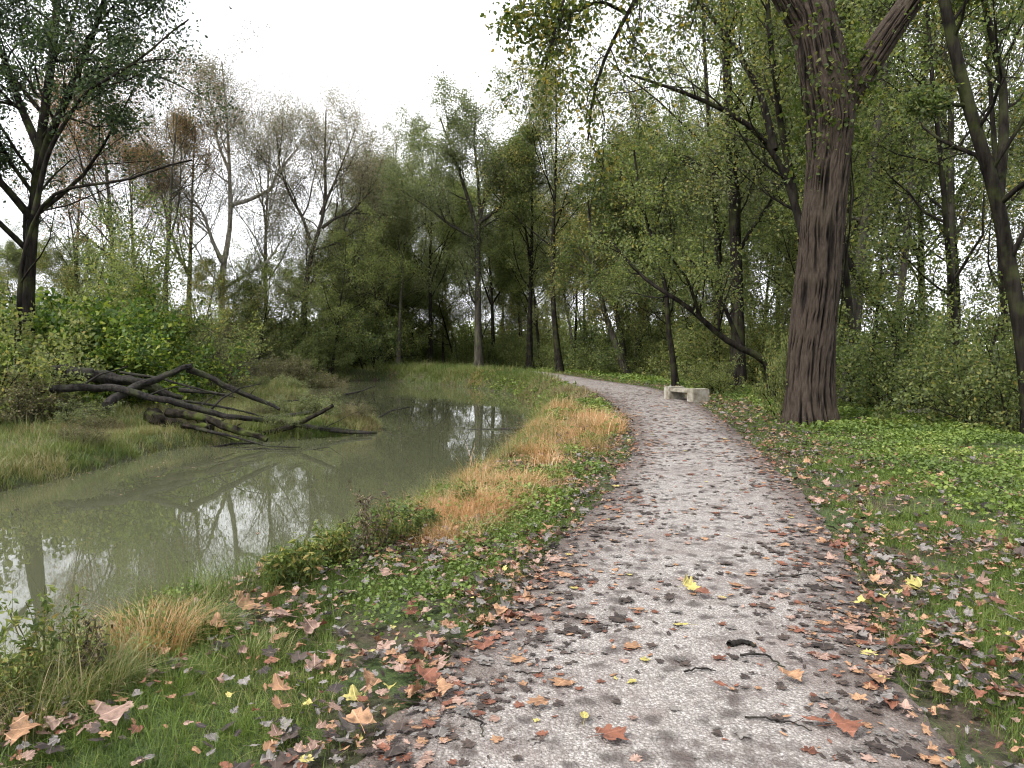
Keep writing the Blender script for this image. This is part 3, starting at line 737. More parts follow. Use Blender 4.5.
# ------------------------------------------------------------------ the massive tree
def big_tree():
    base = base_of(812, 16.4); base[2] += 0.05
    b0 = P(812, 422, 16.4); ax = [(809, 424, .60), (809, 408, .52), (810, 380, .475), (813, 330, .455), (819, 270, .435), (824, 210, .42), (828, 160, .42), (830, 120, .46), (826, 80, .48), (818, 40, .46), (810, 0, .43), (800, -60, .40), (795, -120, .32)]
    rng = rng_(5)
    def ridged(pts, ns, nr, name, seed, groove=1.0):
        pts = np.array([[*(P(px, py, d) - base), r] for px, py, d, r in pts])
        q = resample(pts, nr)
        for _ in range(3): q[1:-1] = (q[:-2] + 2 * q[1:-1] + q[2:]) / 4
        C = q[:, :3]; R = q[:, 3]
        T_ = nrm(np.gradient(C, axis=0)); U = nrm(np.cross(T_, np.array([[0, 1., 0.1]]))); W = np.cross(T_, U)
        s = np.r_[0, np.cumsum(np.linalg.norm(np.diff(C, axis=0), axis=1))]
        a = np.arange(ns) / ns
        AA, SS = np.meshgrid(a, s)
        # flat interlacing bark ridges: periodic noise stretched along the trunk
        per = 42
        tw = 0.9 * (fbm(AA * 4, SS * 1.3, seed) - .5) + 0.25 * np.sin(SS * 1.7)
        ang = AA * per + tw * 1.5
        n1 = np.zeros_like(AA)
        ix = ang
        def pn(x, y, p, sd):
            x0 = np.floor(x); fx = x - x0; fx = fx * fx * (3 - 2 * fx); y0 = np.floor(y); fy = y - y0; fy = fy * fy * (3 - 2 * fy)
            h = lambda i, j: hash2(np.mod(i, p), j, sd)
            return (h(x0, y0) * (1 - fx) + h(x0 + 1, y0) * fx) * (1 - fy) + (h(x0, y0 + 1) * (1 - fx) + h(x0 + 1, y0 + 1) * fx) * fy
        n1 = pn(ang, SS * .75, per, seed); n2 = pn(ang * 2, SS * 1.7, per * 2, seed + 3); n3 = pn(ang * 4, SS * 9, per * 4, seed + 5)
        rid = 1 - np.abs(2 * n1 - 1) ; rid2 = 1 - np.abs(2 * n2 - 1)
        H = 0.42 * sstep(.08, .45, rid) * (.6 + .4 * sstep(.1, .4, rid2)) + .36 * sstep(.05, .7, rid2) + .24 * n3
        lob = 0.05 * np.sin(AA * 2 * pi * 5 + 1) * np.exp(-SS / 0.9) + 0.03 * np.sin(AA * 2 * pi * 3 + SS)
        RR = R[:, None] * (1 + lob) + (H - .6) * 0.095 * groove
        c, s_ = np.cos(AA * 2 * pi), np.sin(AA * 2 * pi)
        V = C[:, None] + RR[..., None] * (c[..., None] * U[:, None] + s_[..., None] * W[:, None])
        i = np.arange(nr - 1)[:, None]; j = np.arange(ns)[None]
        f = np.stack([i * ns + j, i * ns + (j + 1) % ns, (i + 1) * ns + (j + 1) % ns, (i + 1) * ns + j], -1).reshape(-1, 4)
        return V.reshape(-1, 3), f, H.ravel()
    m, nt = new_mat('furrowed_bark'); b = NB(nt)
    tc = b.n('ShaderNodeTexCoord').outputs['Object']
    mp = b.n('ShaderNodeMapping', inp={'Vector': tc, 'Scale': (1, 1, .3)}).outputs[0]
    n1 = b.noise(mp, 26, 5, .7); n2 = b.noise(tc, 1.1, 3)
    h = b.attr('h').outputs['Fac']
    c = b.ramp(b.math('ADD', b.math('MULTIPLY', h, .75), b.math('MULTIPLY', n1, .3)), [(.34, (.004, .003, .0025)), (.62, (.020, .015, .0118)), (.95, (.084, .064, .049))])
    c = b.mix(b.maprange(n2, .55, .75, 0, .35), c, (.07, .06, .035))
    b.out(b.princ(Base_Color=c, Roughness=.9, Specular_IOR_Level=.15, Normal=b.bump(n1, 1.0, .035)))
    e = empty('massive_tree', base); tag(e, 'massive tree with deeply furrowed red-brown bark beside the path', 'tree')
    d = 16.4
    v, f, H1 = ridged([(px, py, d, r) for px, py, r in ax], 220, 520, 'trunk', 3)
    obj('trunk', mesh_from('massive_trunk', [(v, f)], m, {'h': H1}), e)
    v, f, H2 = ridged([(838, 118, d, .22), (850, 92, d, .27), (866, 68, d, .25), (888, 34, d, .24), (912, 0, d, .23), (945, -50, d, .20), (985, -110, d, .15)], 120, 260, 'limb', 7)
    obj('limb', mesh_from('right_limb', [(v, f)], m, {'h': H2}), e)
    v, f, H3 = ridged([(820, 66, d, .2), (800, 22, d, .25), (778, -16, d - .2, .22), (750, -60, d - .5, .2)], 120, 160, 'limb', 9)
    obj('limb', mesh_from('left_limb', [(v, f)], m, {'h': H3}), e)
    # high branches, with one long spray hanging far out to the left
    br = [([(750, -60, d - .5), (700, -95, d - 1.5), (668, -60, 13.5), (640, -10, 13), (628, 14, 12.8), (608, 48, 12.5), (596, 80, 12.4), (590, 112, 12.3), (588, 140, 12.2)], .10, .015),
          ([(700, -95, d - 1.5), (640, -90, 12.5), (585, -45, 12), (560, 5, 11.8), (552, 45, 11.7), (545, 70, 11.6)], .07, .012),
          ([(628, 14, 12.8), (600, 0, 12.6), (575, 12, 12.2), (548, 8, 12), (528, 2, 11.8), (512, 10, 11.7)], .035, .01),
          ([(750, -60, d - .5), (720, -130, d - 1.5), (700, -160, 14), (690, -80, 13.6), (705, -20, 13.4), (690, 30, 13.3)], .07, .012),
          ([(795, -120, d), (770, -250, d), (740, -350, d)], .3, .1), ([(985, -110, d), (1040, -200, d), (1080, -300, d)], .14, .05),
          ([(912, 0, d), (950, -20, d - 1), (1000, -30, d - 2)], .08, .02)]
    tr = [([P(*p) - base for p in pts], r0, r1) for pts, r0, r1 in br]
    sp = dict(levels=[lev(16, .3, .98, .24, .3, .7, 7, -.17, .2, .5), lev(8, .15, 1, .40, .4, .7, 4, -.14, .2, .5), lev(4, .2, 1, .5, .3, .7, 3, -.1, .2, .6)], flare=False)
    w, cwn = make_tree(55, tr, sp, LF(3, 1, .072, jit=.17, detail=True, droop=.5, asp=.75), M['bark_dark'], M['yellg2'], 'hanging')
    obj('branches', w, e); obj('crown', cwn, e)
    # leaves of a vine that climbs round the fork
    rg = rng_(8); C = []
    for (px, py, rr, n) in [(826, 120, .50, 160), (822, 90, .52, 170), (812, 50, .50, 90), (800, 15, .50, 80), (850, 92, .3, 150), (808, 150, .44, 90), (866, 70, .27, 60), (836, 60, .4, 150)]:
        a = rg.random(n) * 6.28; c = P(px, py, d)
        C.append(c + np.stack([np.cos(a) * (rr + rg.random(n) * .12), np.sin(a) * (rr + rg.random(n) * .12), rg.normal(size=n) * .45], 1))
    C = np.concatenate(C)
    C = np.concatenate([C, C + rg.normal(size=C.shape) * .12]); V, F_, r = leaves_at(rg, C, .095, .8, .2, True, .8); r = r * .8
    st = []
    for k in range(7):
        a0 = rg.random() * 6.28; zz = np.linspace(2.2, 8.6, 30); aa = a0 + np.cumsum(rg.normal(size=30) * .09)
        cx = np.interp(zz, [2.2, 5, 8.6], [6.75, 7.0, 6.65]);
        st.append(np.stack([cx + np.cos(aa) * .45, d + np.sin(aa) * .45, zz], 1))
    vt, ft = tubes(np.array(st), np.full((7, 30), .014), 5)
    ve = empty('climbing_vine', base); tag(ve, 'leafy vine climbing the fork of the massive furrowed trunk', 'vine')
    obj('stem', mesh_from('vine_stem', [(vt - base, ft)], M['bark_dark']), ve)
    obj('leaves', mesh_from('vine_leaves', [(V - base, F_)], M['yellg2'], {'rnd': r}, False), ve)
M['yellg2'] = leaf_mat('trunk_leaves', [(0.0, (0.03, 0.05, 0.012)), (0.5, (0.06, 0.09, 0.018)), (0.85, (0.13, 0.14, 0.025)), (1.0, (0.28, 0.22, 0.03))], .4)
big_tree()

# ------------------------------------------------------------------ bank shrubs
def shrub(key, px, d, s, label, group=None, name='shrub', dz=0, sz=None):
    b0 = base_of(px, d, dz)
    return place_tree(name, *PR[key], b0, label, 'shrub', group, px * .37 + d, s, sz or s, crown_name='leaves')
shrub('shrub_bright', 135, 25.5, 1.05, 'bright yellow-green bush directly behind the fallen logs')
shrub('shrub_bright', 92, 27.5, 1.42, 'tallest bright green bush behind the left log ends')
shrub('shrub_bright', 165, 27.5, .7, 'small bright bush at the right end of the bush row')
shrub('shrub_bright', 52, 25.5, 1.35, 'bright green bush left of the tallest bush')
shrub('shrub_a', 20, 22, 1.25, 'darker olive bush nearest the left edge')
shrub('shrub_a', -15, 20, 1.0, 'olive bush cut by the left edge')
shrub('shrub_weed', 15, 19.3, .8, 'dry brown weed clump left of the logs')
shrub('shrub_weed', 45, 20.5, .6, 'low dry weed clump at the log butts')
for i, px in enumerate((196, 222, 246, 268, 292, 316, 336, 352, 372)):
    place_tree('thicket_bush' if i % 3 else 'woodland_tree', *PR['thicket' if i % 3 else 'mid_a'], base_of(px, 60 + (i * 5) % 9), 'wide olive thicket bush behind the far canal bank' if i % 3 else 'small crooked tree behind the far canal bank', 'shrub' if i % 3 else 'tree', 'thicket behind the far canal bank', i * 1.3, 1.15 if i % 3 else .75, crown_name='leaves' if i % 3 else 'crown')
for i, (px, d, s, k, lb) in enumerate([(215, 50, .9, 'shrub_b', 'green-grey bush at the left end of the far bank bushes'), (240, 50, .8, 'shrub_a', 'second bush from the left on the far bank'),
        (262, 48, 1.0, 'shrub_weed', 'brown weed bush on the far bank, third from left'), (290, 49, 1.1, 'shrub_weed', 'tallest brown weed bush on the far bank'),
        (315, 50, 1.0, 'shrub_weed', 'brown weed bush right of the tallest'), (338, 52, .8, 'shrub_weed', 'rightmost brown weed bush above the far water end'), (360, 66, 1.0, 'shrub_a', 'green bush where the far canal disappears')]):
    shrub(k, px, d, s, lb, 'bushes along the far canal bank', dz=0)
rb = rng_(505)
for i in range(26):
    t = rb.random(); k = int(t * 95) + 24; q = shore_Ls[k]; dd = shore_Ls[k + 1] - shore_Ls[k - 1]; nn = np.array([-dd[1], dd[0]]) / np.linalg.norm(dd)
    q = q + nn * rb.uniform(.5, 3.2)
    if not (10 < q[1] < 55) : continue
    s_ = rb.uniform(.16, .34)
    place_tree('weed_clump', *PR[['shrub_weed', 'shrub_weed', 'shrub_b'][i % 3]], (q[0], q[1], float(hz(q[0], q[1])) - .03), ['low brown weed clump in the grass of the left bank', 'low brown weed clump in the grass of the left bank', 'low grey-green weed clump in the grass of the left bank'][i % 3], 'plant', 'weed clumps on the left bank', rb.random() * 6, s_ * 1.3, s_, crown_name='leaves')
shrub('shrub_a', 722, 27.5, .5, 'low green bush behind the bench and left of the straight tree', name='shrub')
shrub('shrub_a', 786, 17.2, .34, 'yellow-green sprouts on the left foot of the massive trunk', sz=.85)

# ------------------------------------------------------------------ logs and sticks
def log(name, pts, r0, r1, mat, label, cat='log', seed=0, group=None, stubs=0, ns=20, nr=90, rough=.22):
    rg = rng_(300 + seed); q = resample(np.array([P(*p) for p in pts]), nr)
    for _ in range(3): q[1:-1] = (q[:-2] + 2 * q[1:-1] + q[2:]) / 4
    s = np.linspace(0, 1, nr); L = np.linalg.norm(np.diff(q, axis=0), axis=1).sum()
    q = q + (np.stack([fbm(s * L * 1.2, s * 0 + k, seed * 3 + k) for k in range(3)], 1) - .5) * r0 * 1.4
    base = q.mean(0); base[2] = q[:, 2].min(); q = q - base
    R = r0 + (r1 - r0) * s
    V, f = tubes(q[None], R[None], ns); V = V.reshape(nr, ns, 3)
    AA, SS = np.meshgrid(np.arange(ns) / ns * 8, s * L * 3)
    k = 1 + (vnoise(np.mod(AA, 8), SS, seed) - .5) * 1.6 * rough + (vnoise(np.mod(AA * 2, 16), SS * 1.7, seed + 9) - .5) * 1.1 * rough
    V = q[:, None] + (V - q[:, None]) * k[..., None]
    parts = [(V.reshape(-1, 3), f)]
    for end, o in ((0, 0), (nr - 1, (nr - 1) * ns)):       # broken ends
        parts.append((np.vstack([V[end], q[end] - (q[1] - q[0]) * (.3 if end == 0 else -.3)]), np.array([[i, (i + 1) % ns, ns] for i in range(ns)])))
    if stubs:
        Q, RR = kids(rg, q[None], R[None], stubs, .15, .95, .16, .2, .8, 5, .03, .2, .35)
        parts.append(tubes(Q, RR, 5))
    o = obj(name, mesh_from(name, parts, mat), None, base); tag(o, label, cat, group); return o
LG = 'fallen logs on the left bank'
log('fallen_log', [(50, 375, 20.5), (75, 375, 20.6), (112, 379, 20.9), (150, 388, 21.2), (182, 395, 21.6)], .20, .09, M['log'], 'thickest charred-looking log with a broken left end', seed=1, group=LG, rough=.35, ns=20)
log('fallen_log', [(50, 389, 19.2), (80, 386, 19.3), (108, 387, 19.5), (150, 395, 19.7), (190, 408, 20), (225, 417, 20.3), (275, 421, 20.8), (330, 429, 21.5), (376, 433, 22)], .105, .045, M['log'], 'long smooth log arching from the bank to the water', seed=2, group=LG, stubs=5)
log('fallen_log', [(104, 405, 19), (125, 393, 19.8), (142, 384, 20.3), (168, 375, 20.6), (192, 367, 20.8)], .12, .075, M['log'], 'short log crossing over the others, rising to the right', seed=3, group=LG)
log('fallen_log', [(188, 368, 20.9), (212, 378, 21.2), (240, 394, 21.4), (262, 403, 21.6), (279, 410, 21.6)], .10, .05, M['log'], 'straight log sloping down right from the crossing', seed=4, group=LG, stubs=3)
log('fallen_log', [(255, 436, 20.2), (275, 431, 20.4), (300, 423, 20.7), (320, 414, 21), (334, 406, 21.2)], .075, .055, M['log_moss'], 'mossy log end poking up out of the water', seed=5, group=LG)
log('tree_stump', [(148, 412, 19.9), (165, 420, 19.8), (185, 426, 19.7), (210, 430, 19.6)], .19, .12, M['log_moss'], 'rotten mossy stump butt half sunk in the muddy bank', 'stump', seed=6, rough=.35)
log('fallen_log', [(165, 412, 19.4), (200, 419, 19.3), (235, 430, 19.3), (268, 441, 19.3)], .12, .07, M['log_moss'], 'mossy root log running from the stump into water', seed=7, group=LG, stubs=6)
log('fallen_log', [(182, 424, 19.2), (205, 430, 19.1), (240, 440, 19.1)], .06, .03, M['log_moss'], 'thin root beneath the mossy root log', seed=8, group=LG)
log('fallen_log', [(180, 390, 22.5), (205, 393, 22.5), (232, 395, 22.5)], .07, .04, M['log'], 'short log lying in grass behind the long arching log', seed=9, group=LG)
log('fallen_log', [(262, 421, 21.9), (285, 417, 22.1), (312, 413, 22.4)], .085, .05, M['log'], 'stubby dark log lying behind the mossy log end', seed=10, group=LG)
log('fallen_log', [(290, 424, 21.0), (330, 431, 21.2), (372, 434, 21.5)], .075, .04, M['log'], 'low log lying along the spit at the waterline', seed=11, group=LG)
for k_, (pts_, r_a, lb_) in enumerate([
        ([(150, 400, 20.4), (190, 402, 20.6), (232, 409, 20.8), (268, 418, 21)], .05, 'thin branch lying behind the long arching log'),
        ([(196, 428, 18.9), (230, 436, 18.8), (268, 446, 18.6), (300, 447, 18.5)], .035, 'thin branch trailing from the stump into the water'),
        ([(120, 372, 21.4), (160, 378, 21.5), (205, 391, 21.7), (236, 398, 21.9)], .045, 'thin dark branch along the top of the log tangle'),
        ([(210, 410, 20.4), (222, 398, 20.5), (240, 388, 20.6), (262, 384, 20.7)], .03, 'thin dead branch forking up from the arching log'),
        ([(85, 384, 19.9), (100, 374, 20), (128, 366, 20.1)], .03, 'twiggy branch poking up by the thickest log'),
        ([(226, 452, 18.4), (262, 448, 18.6), (300, 452, 18.4), (330, 447, 18.6)], .02, 'crooked twig floating in front of the logs')]):
    log('dead_branch', pts_, r_a, r_a * .4, M['log'], lb_, 'branch', seed=40 + k_, group='dead branches in the log tangle', stubs=5, rough=.2)
log('stick', [(268, 402, 27), (290, 401, 27), (312, 400, 27)], .035, .02, M['log'], 'thin dark stick on the grassy spit', 'stick', seed=12)
log('stick', [(378, 418, 25.5), (390, 411, 25.5), (410, 407, 25.5)], .035, .015, M['log'], 'curved bare stick rising from the water beyond the spit', 'stick', seed=13, stubs=2)
log('stick', [(345, 395, 38), (360, 391, 38), (376, 386, 38)], .05, .02, M['log'], 'pale stick lying in the far water behind the spit', 'stick', seed=14, stubs=2)
log('sunken_branch', [(410, 431.5, 23.4), (450, 431.5, 23.3), (490, 430.5, 23.2), (512, 430, 23), (537, 426, 22.8)], .02, .09, M['log'], 'dark branch floating by the towpath shore, tapering left', 'branch', seed=15)
log('stick', [(210, 448, 19), (235, 443, 19.3), (262, 443, 19.4)], .03, .012, M['log'], 'thin crooked twig in the water under the logs', 'stick', seed=16, stubs=3)
log('pale_log', [(898, 416, 18.4), (915, 413.5, 18.6), (934, 412, 18.8)], .11, .08, M['log_pale'], 'pale weathered log lying in ground cover by the wood', seed=17)
log('stick', [(441, 545, 7.0), (442, 530, 7.0), (444, 514, 7.0)], .018, .014, M['log'], 'short upright broken stake on the canal bank', 'stick', seed=18, nr=20)

# ------------------------------------------------------------------ bench
def bench():
    m, nt = new_mat('bench_concrete'); b = NB(nt)
    tc = b.n('ShaderNodeTexCoord').outputs['Object']
    n1 = b.noise(tc, 5, 4, .6); n2 = b.noise(tc, 40, 3, .6)
    c = b.ramp(n1, [(.3, (.10, .085, .055)), (.5, (.22, .20, .16)), (.7, (.36, .35, .31))])
    c = b.mix(b.maprange(n2, .4, .7, 0, .4), c, (.20, .17, .11))
    b.out(b.princ(Base_Color=c, Roughness=.9, Normal=b.bump(n2, .5, .01)))
    A = G(693, 403); Bp = G(663.5, 399.3)         # near and far corners of the side that faces the path
    A = A[:2]; Bp = Bp[:2]
    u = nrm(Bp - A); L = np.linalg.norm(Bp - A); v = np.array([u[1], -u[0]])
    if v[0] < 0: v = -v
    e = empty('stone_bench', (A[0], A[1], 0)); e.rotation_euler = (0, 0, math.atan2(u[1], u[0]))
    tag(e, 'low weathered concrete bench with two block ends beside the path bend', 'bench')
    import bmesh
    sgn = -1 if (np.cross(u, v) < 0) else 1
    def box(name, x0, x1, y0, y1, z0, z1, bev=.018):
        bm = bmesh.new(); bmesh.ops.create_cube(bm, size=1)
        for w in bm.verts: w.co = ((x0 + x1) / 2 + w.co.x * (x1 - x0), (y0 + y1) / 2 + w.co.y * (y1 - y0), (z0 + z1) / 2 + w.co.z * (z1 - z0))
        bmesh.ops.bevel(bm, geom=bm.edges[:], offset=bev, segments=2, affect='EDGES')
        me = bpy.data.meshes.new(name); bm.to_mesh(me); bm.free(); me.materials.append(m); obj(name, me, e)
    D_ = .58 * sgn; y0, y1 = min(0, D_), max(0, D_)
    t = .36
    box('support', 0, t, y0, y1, -.1, .42); box('support', L - t, L, y0, y1, -.1, .42)
    box('seat', t + .003, L - t - .003, y0 + .03, y1 - .03, .27, .385)
bench()

exec_marker = 0
# ------------------------------------------------------------------ grass and low plants
def blades(rng, x, y, h, w, lean, segs=2, base_z=None):
    """curved tapering blades at x,y -> verts, faces, repeat factor"""
    N = len(x); z = hz(x, y) - .01 if base_z is None else base_z
    a = rng.random(N) * 2 * pi; la = rng.random(N) * 2 * pi
    ln = np.abs(rng.normal(size=N)) * lean
    side = np.stack([np.cos(a), np.sin(a), a * 0], 1) * (w * rng.uniform(.6, 1.3, N))[:, None] * .5
    ld = np.stack([np.cos(la), np.sin(la), la * 0], 1)
    b0 = np.stack([x, y, z], 1)
    rows = []
    for k in range(segs + 1):
        t = k / segs
        c = b0 + ld * (ln * h * t * t)[:, None]; c[:, 2] += h * t * (1 - .25 * np.minimum(ln, 1.4) * t)
        wd = 1 - t * .96
        rows += [c - side * wd, c + side * wd]
    V = np.stack(rows, 1).reshape(-1, 3); k = 2 * (segs + 1)
    q = np.arange(N)[:, None] * k
    F_ = np.concatenate([q + np.array([[2 * s, 2 * s + 1, 2 * s + 3, 2 * s + 2]]) for s in range(segs)])
    return V, F_, k

def sample(rng, n, x0, x1, y0, y1, dens):
    x = rng.uniform(x0, x1, n); y = rng.uniform(y0, y1, n)
    k = rng.random(n) < dens(x, y); return x[k], y[k]

def fields0(x, y):
    pd, _ = path_dist(x, y); dw, _ = seg_dist(x, y, WATER[::2], True); ins = inside(x, y, WATER)
    dc, sc = seg_dist(x, y, cs[::2]); crest_off = np.where(sc > 0, -dc, dc)   # + = towpath side
    dr, sr = seg_dist(x, y, crest_Rs); offR = np.where(sr < 0, dr, -dr)
    return pd, np.where(ins, -dw, dw), crest_off, offR
FG = [f.reshape(GX.shape) for f in fields0(GX.ravel(), GY.ravel())]
def fields(x, y):                       # read back from the ground's own grid
    i = np.clip(np.searchsorted(gx, x) - 1, 0, len(gx) - 2); j = np.clip(np.searchsorted(gy, y) - 1, 0, len(gy) - 2)
    fx = (x - gx[i]) / (gx[i + 1] - gx[i]); fy = (y - gy[j]) / (gy[j + 1] - gy[j])
    r = [(f[j, i] * (1 - fx) + f[j, i + 1] * fx) * (1 - fy) + (f[j + 1, i] * (1 - fx) + f[j + 1, i + 1] * fx) * fy for f in FG]
    return r[0], np.abs(r[1]), r[1] < 0, r[2], r[3]

def grass_mat(name, stops):
    return leaf_mat(name, stops, .3, (1.1, 1.15, .7), 0.0, .6, .25)
GR = [(0.0, (0.04, 0.07, 0.014)), (0.4, (0.085, 0.135, 0.026)), (0.8, (0.14, 0.20, 0.04)), (0.95, (0.20, 0.20, 0.07)), (1.0, (0.30, 0.25, 0.13))]
M['grass'] = grass_mat('grass_green', GR)
M['grass_mix'] = grass_mat('grass_mixed', [(0.0, (0.05, 0.085, 0.018)), (0.35, (0.11, 0.15, 0.035)), (0.65, (0.20, 0.20, 0.085)), (1.0, (0.34, 0.27, 0.16))])
M['grass_dry'] = grass_mat('grass_dry', [(0.0, (0.15, 0.15, 0.05)), (0.22, (0.26, 0.16, 0.07)), (0.5, (0.44, 0.22, 0.11)), (0.8, (0.52, 0.31, 0.18)), (1.0, (0.54, 0.42, 0.28))])
M['cover'] = leaf_mat('cover_leaves', [(0.0, (0.045, 0.07, 0.016)), (0.4, (0.095, 0.14, 0.028)), (0.75, (0.17, 0.225, 0.045)), (1.0, (0.30, 0.30, 0.09))], .3, var=0)

def clump(x, y, s, seed, lo, hi): return sstep(lo, hi, fbm(x * s, y * s, seed, 3))

def add_grass(name, mat, chunks, kind='stuff', label=None, cat=None):
    parts = []; r = []
    for V, F_, rr in chunks: parts.append((V, F_)); r.append(rr)
    o = obj(name, mesh_from(name, parts, mat, {'rnd': np.concatenate(r)}, True)); tag(o, label, cat, None, kind); return o

rg = rng_(42)
def mkblades(x, y, h, w, lean, segs=2, rbias=None):
    V, F_, k = blades(rg, x, y, h, w, lean, segs)
    r = rg.random(len(x)) if rbias is None else np.clip(rbias + rg.normal(size=len(x)) * .15, 0, 1)
    return V, F_, np.repeat(r, k)

def tuss(cx, cy, m, R_, H, w, lean, segs=3, bias=None, spread=.12):
    n = len(cx); hc = H * np.exp(rg.normal(size=n) * .32); a = rg.random((n, m)) * 2 * pi; q = R_ * rg.random((n, m)) ** .7 * (hc / H)[:, None]
    x = (cx[:, None] + np.cos(a) * q).ravel(); y = (cy[:, None] + np.sin(a) * q).ravel(); N = n * m
    la = a.ravel() + rg.normal(size=N) * .8; ln = np.abs(rg.normal(size=N)) * lean + .1
    h = np.repeat(hc, m) * rg.uniform(.35, 1.1, N)
    side = np.stack([-np.sin(la), np.cos(la), la * 0], 1) * (w * rg.uniform(.6, 1.3, N))[:, None] * .5
    ld = np.stack([np.cos(la), np.sin(la), la * 0], 1); b0 = np.stack([x, y, hz(x, y) - .01], 1); rows = []
    for k in range(segs + 1):
        t = k / segs; c = b0 + ld * (ln * h * t ** 1.7)[:, None]; c[:, 2] += h * (t - .30 * np.minimum(ln, 1.6) * t ** 2.2)
        rows += [c - side * (1 - .95 * t), c + side * (1 - .95 * t)]
    V = np.stack(rows, 1).reshape(-1, 3); kk_ = 2 * (segs + 1); qq = np.arange(N)[:, None] * kk_
    F_ = np.concatenate([qq + np.array([[2 * s, 2 * s + 1, 2 * s + 3, 2 * s + 2]]) for s in range(segs)])
    base = rg.random(n) if bias is None else bias
    r = np.clip(np.repeat(base, m) + rg.normal(size=N) * spread, 0, 1)
    return V, F_, np.repeat(r, kk_)

# short green grass on both verges, near to far
ch = []
def verge(x, y):
    pd, dw, ins, co, oR = fields(x, y)
    okk = (~ins) & (pd > 0.02) & (co > -.7) & (oR < 1.0)
    leftside = (co > -.7) & (x < np.interp(y, PATHPOLY[:90, 1], PATHPOLY[:90, 0]))
    d = np.where(leftside, clump(x, y, 1.6, 61, .38, .56), clump(x, y, 1.3, 62, .36, .55) * np.exp(-np.maximum(pd - 1.3, 0) * .9) + .12)
    d = np.where(pd < .3, d * .45, d)
    return d * okk
for (n, x0, x1, y0, y1, h, w) in [(230000, -3.6, 5.4, 1.5, 6.5, .06, .0045), (170000, -2.6, 8, 6.5, 13, .065, .007), (120000, -1.2, 10, 13, 28, .075, .014), (90000, -6, 11, 28, 60, .10, .03), (26000, -26, 8, 60, 100, .14, .06)]:
    x, y = sample(rg, n, x0, x1, y0, y1, verge)
    hh = h * (.5 + 1.1 * fbm(x * 2.1, y * 2.1, 5)) * rg.uniform(.6, 1.3, len(x))
    ch.append(mkblades(x, y, hh, w, .7))
for (n, x0, x1, y0, y1, H, w, R_) in [(16000, -3.6, 5.4, 1.5, 6.5, .085, .0045, .05), (16000, -2.6, 8, 6.5, 13, .09, .007, .07)]:
    x, y = sample(rg, n, x0, x1, y0, y1, lambda x, y: verge(x, y) * (fields(x, y)[0] > .12)); ch.append(tuss(x, y, 14, R_, H, w, .8, 3, np.clip(fbm(x * 2.3, y * 2.3, 77) * 1.9 - .5, 0, 1), .15))
add_grass('grass', M['grass'], ch)

# taller mixed grass on the banks
ch = []
def bank(x, y):
    pd, dw, ins, co, oR = fields(x, y)
    right = (~ins) & (co > -1.2) & (co < .75) & (x < 6)
    left = (~ins) & (co < 0) & (dw > .12)
    d = right * clump(x, y, .9, 71, .30, .55) * sstep(.75, .1, co) + left * (.25 + .75 * clump(x, y, .5, 72, .3, .6))
    return d * (pd > .5)
for (n, x0, x1, y0, y1, h, w) in [(30000, -5.5, 0, 2, 9, .26, .006), (34000, -3, 2.5, 9, 22, .26, .010), (30000, -14, 3, 22, 62, .34, .028), (120000, -24, -3.8, 9, 36, .18, .012), (60000, -40, -8, 36, 75, .34, .035)]:
    x, y = sample(rg, n, x0, x1, y0, y1, bank)
    hh = h * (.4 + 1.2 * fbm(x * 1.7, y * 1.7, 15)) * rg.uniform(.5, 1.3, len(x))
    ch.append(mkblades(x, y, hh, w, .9, 3, fbm(x * .6, y * .6, 81)))
for (n, x0, x1, y0, y1, H, w, R_) in [(6000, -24, -3.8, 9, 26, .30, .012, .16), (5000, -24, -3.8, 26, 60, .42, .024, .3), (2600, -5.5, 1.5, 2, 16, .20, .007, .10), (1800, -4, 3, 16, 40, .26, .016, .2)]:
    x, y = sample(rg, n, x0, x1, y0, y1, bank); ch.append(tuss(x, y, 26, R_, H, w, .7, 3, np.clip(fbm(x * .5, y * .5, 81) * 1.6 - .3, 0, 1), .16))
for sh, n, j0, j1, H, sg in ((shore_Ls, 2600, 24, 120, .24, 1), (shore_R, 900, 22, min(100, len(shore_R) - 2), .13, -1)):
    t = j0 + (j1 - j0) * rg.random(n) ** 1.3; i_ = t.astype(int); fr_ = (t - i_)[:, None]; q = sh[i_] * (1 - fr_) + sh[i_ + 1] * fr_
    dd = nrm(sh[i_ + 1] - sh[i_]); nn = np.stack([-dd[:, 1], dd[:, 0]], 1) * sg
    q = q + nn * (rg.random(n) * 1.3 - .05)[:, None]
    w_ = np.clip(np.hypot(q[:, 0], q[:, 1]) * .0007, .005, .03)
    for lo_, hi_ in ((0, 12), (12, 20), (20, 35), (35, 100)):
        k_ = (q[:, 1] >= lo_) & (q[:, 1] < hi_)
        if k_.sum(): ch.append(tuss(q[k_, 0], q[k_, 1], 28, .12 + .004 * hi_, H, float(w_[k_].mean()), .8, 3, np.clip(fbm(q[k_, 0] * .9, q[k_, 1] * .9, 83) * 1.7 - .4, 0, 1), .15))
# long grass that hides the far part of the path
x, y = sample(rg, 9000, -14, 3.2, 37, 75, lambda x, y: (lambda f: (f[0] > .1) * (f[3] > -.4) * (x < np.interp(y, EDGE_L[:, 1], EDGE_L[:, 0])) * 1.0)(fields(x, y)))
ch.append(tuss(x, y, 14, .35, .50, .03, .6, 3, np.clip(fbm(x * .4, y * .4, 85) * 1.2 - .3, 0, 1), .16))
add_grass('bank_grass', M['grass_mix'], ch)

M['grass_brown'] = grass_mat('grass_brown', [(0.0, (0.07, 0.05, 0.035)), (0.4, (0.19, 0.125, 0.08)), (0.75, (0.32, 0.22, 0.14)), (1.0, (0.16, 0.18, 0.07))])
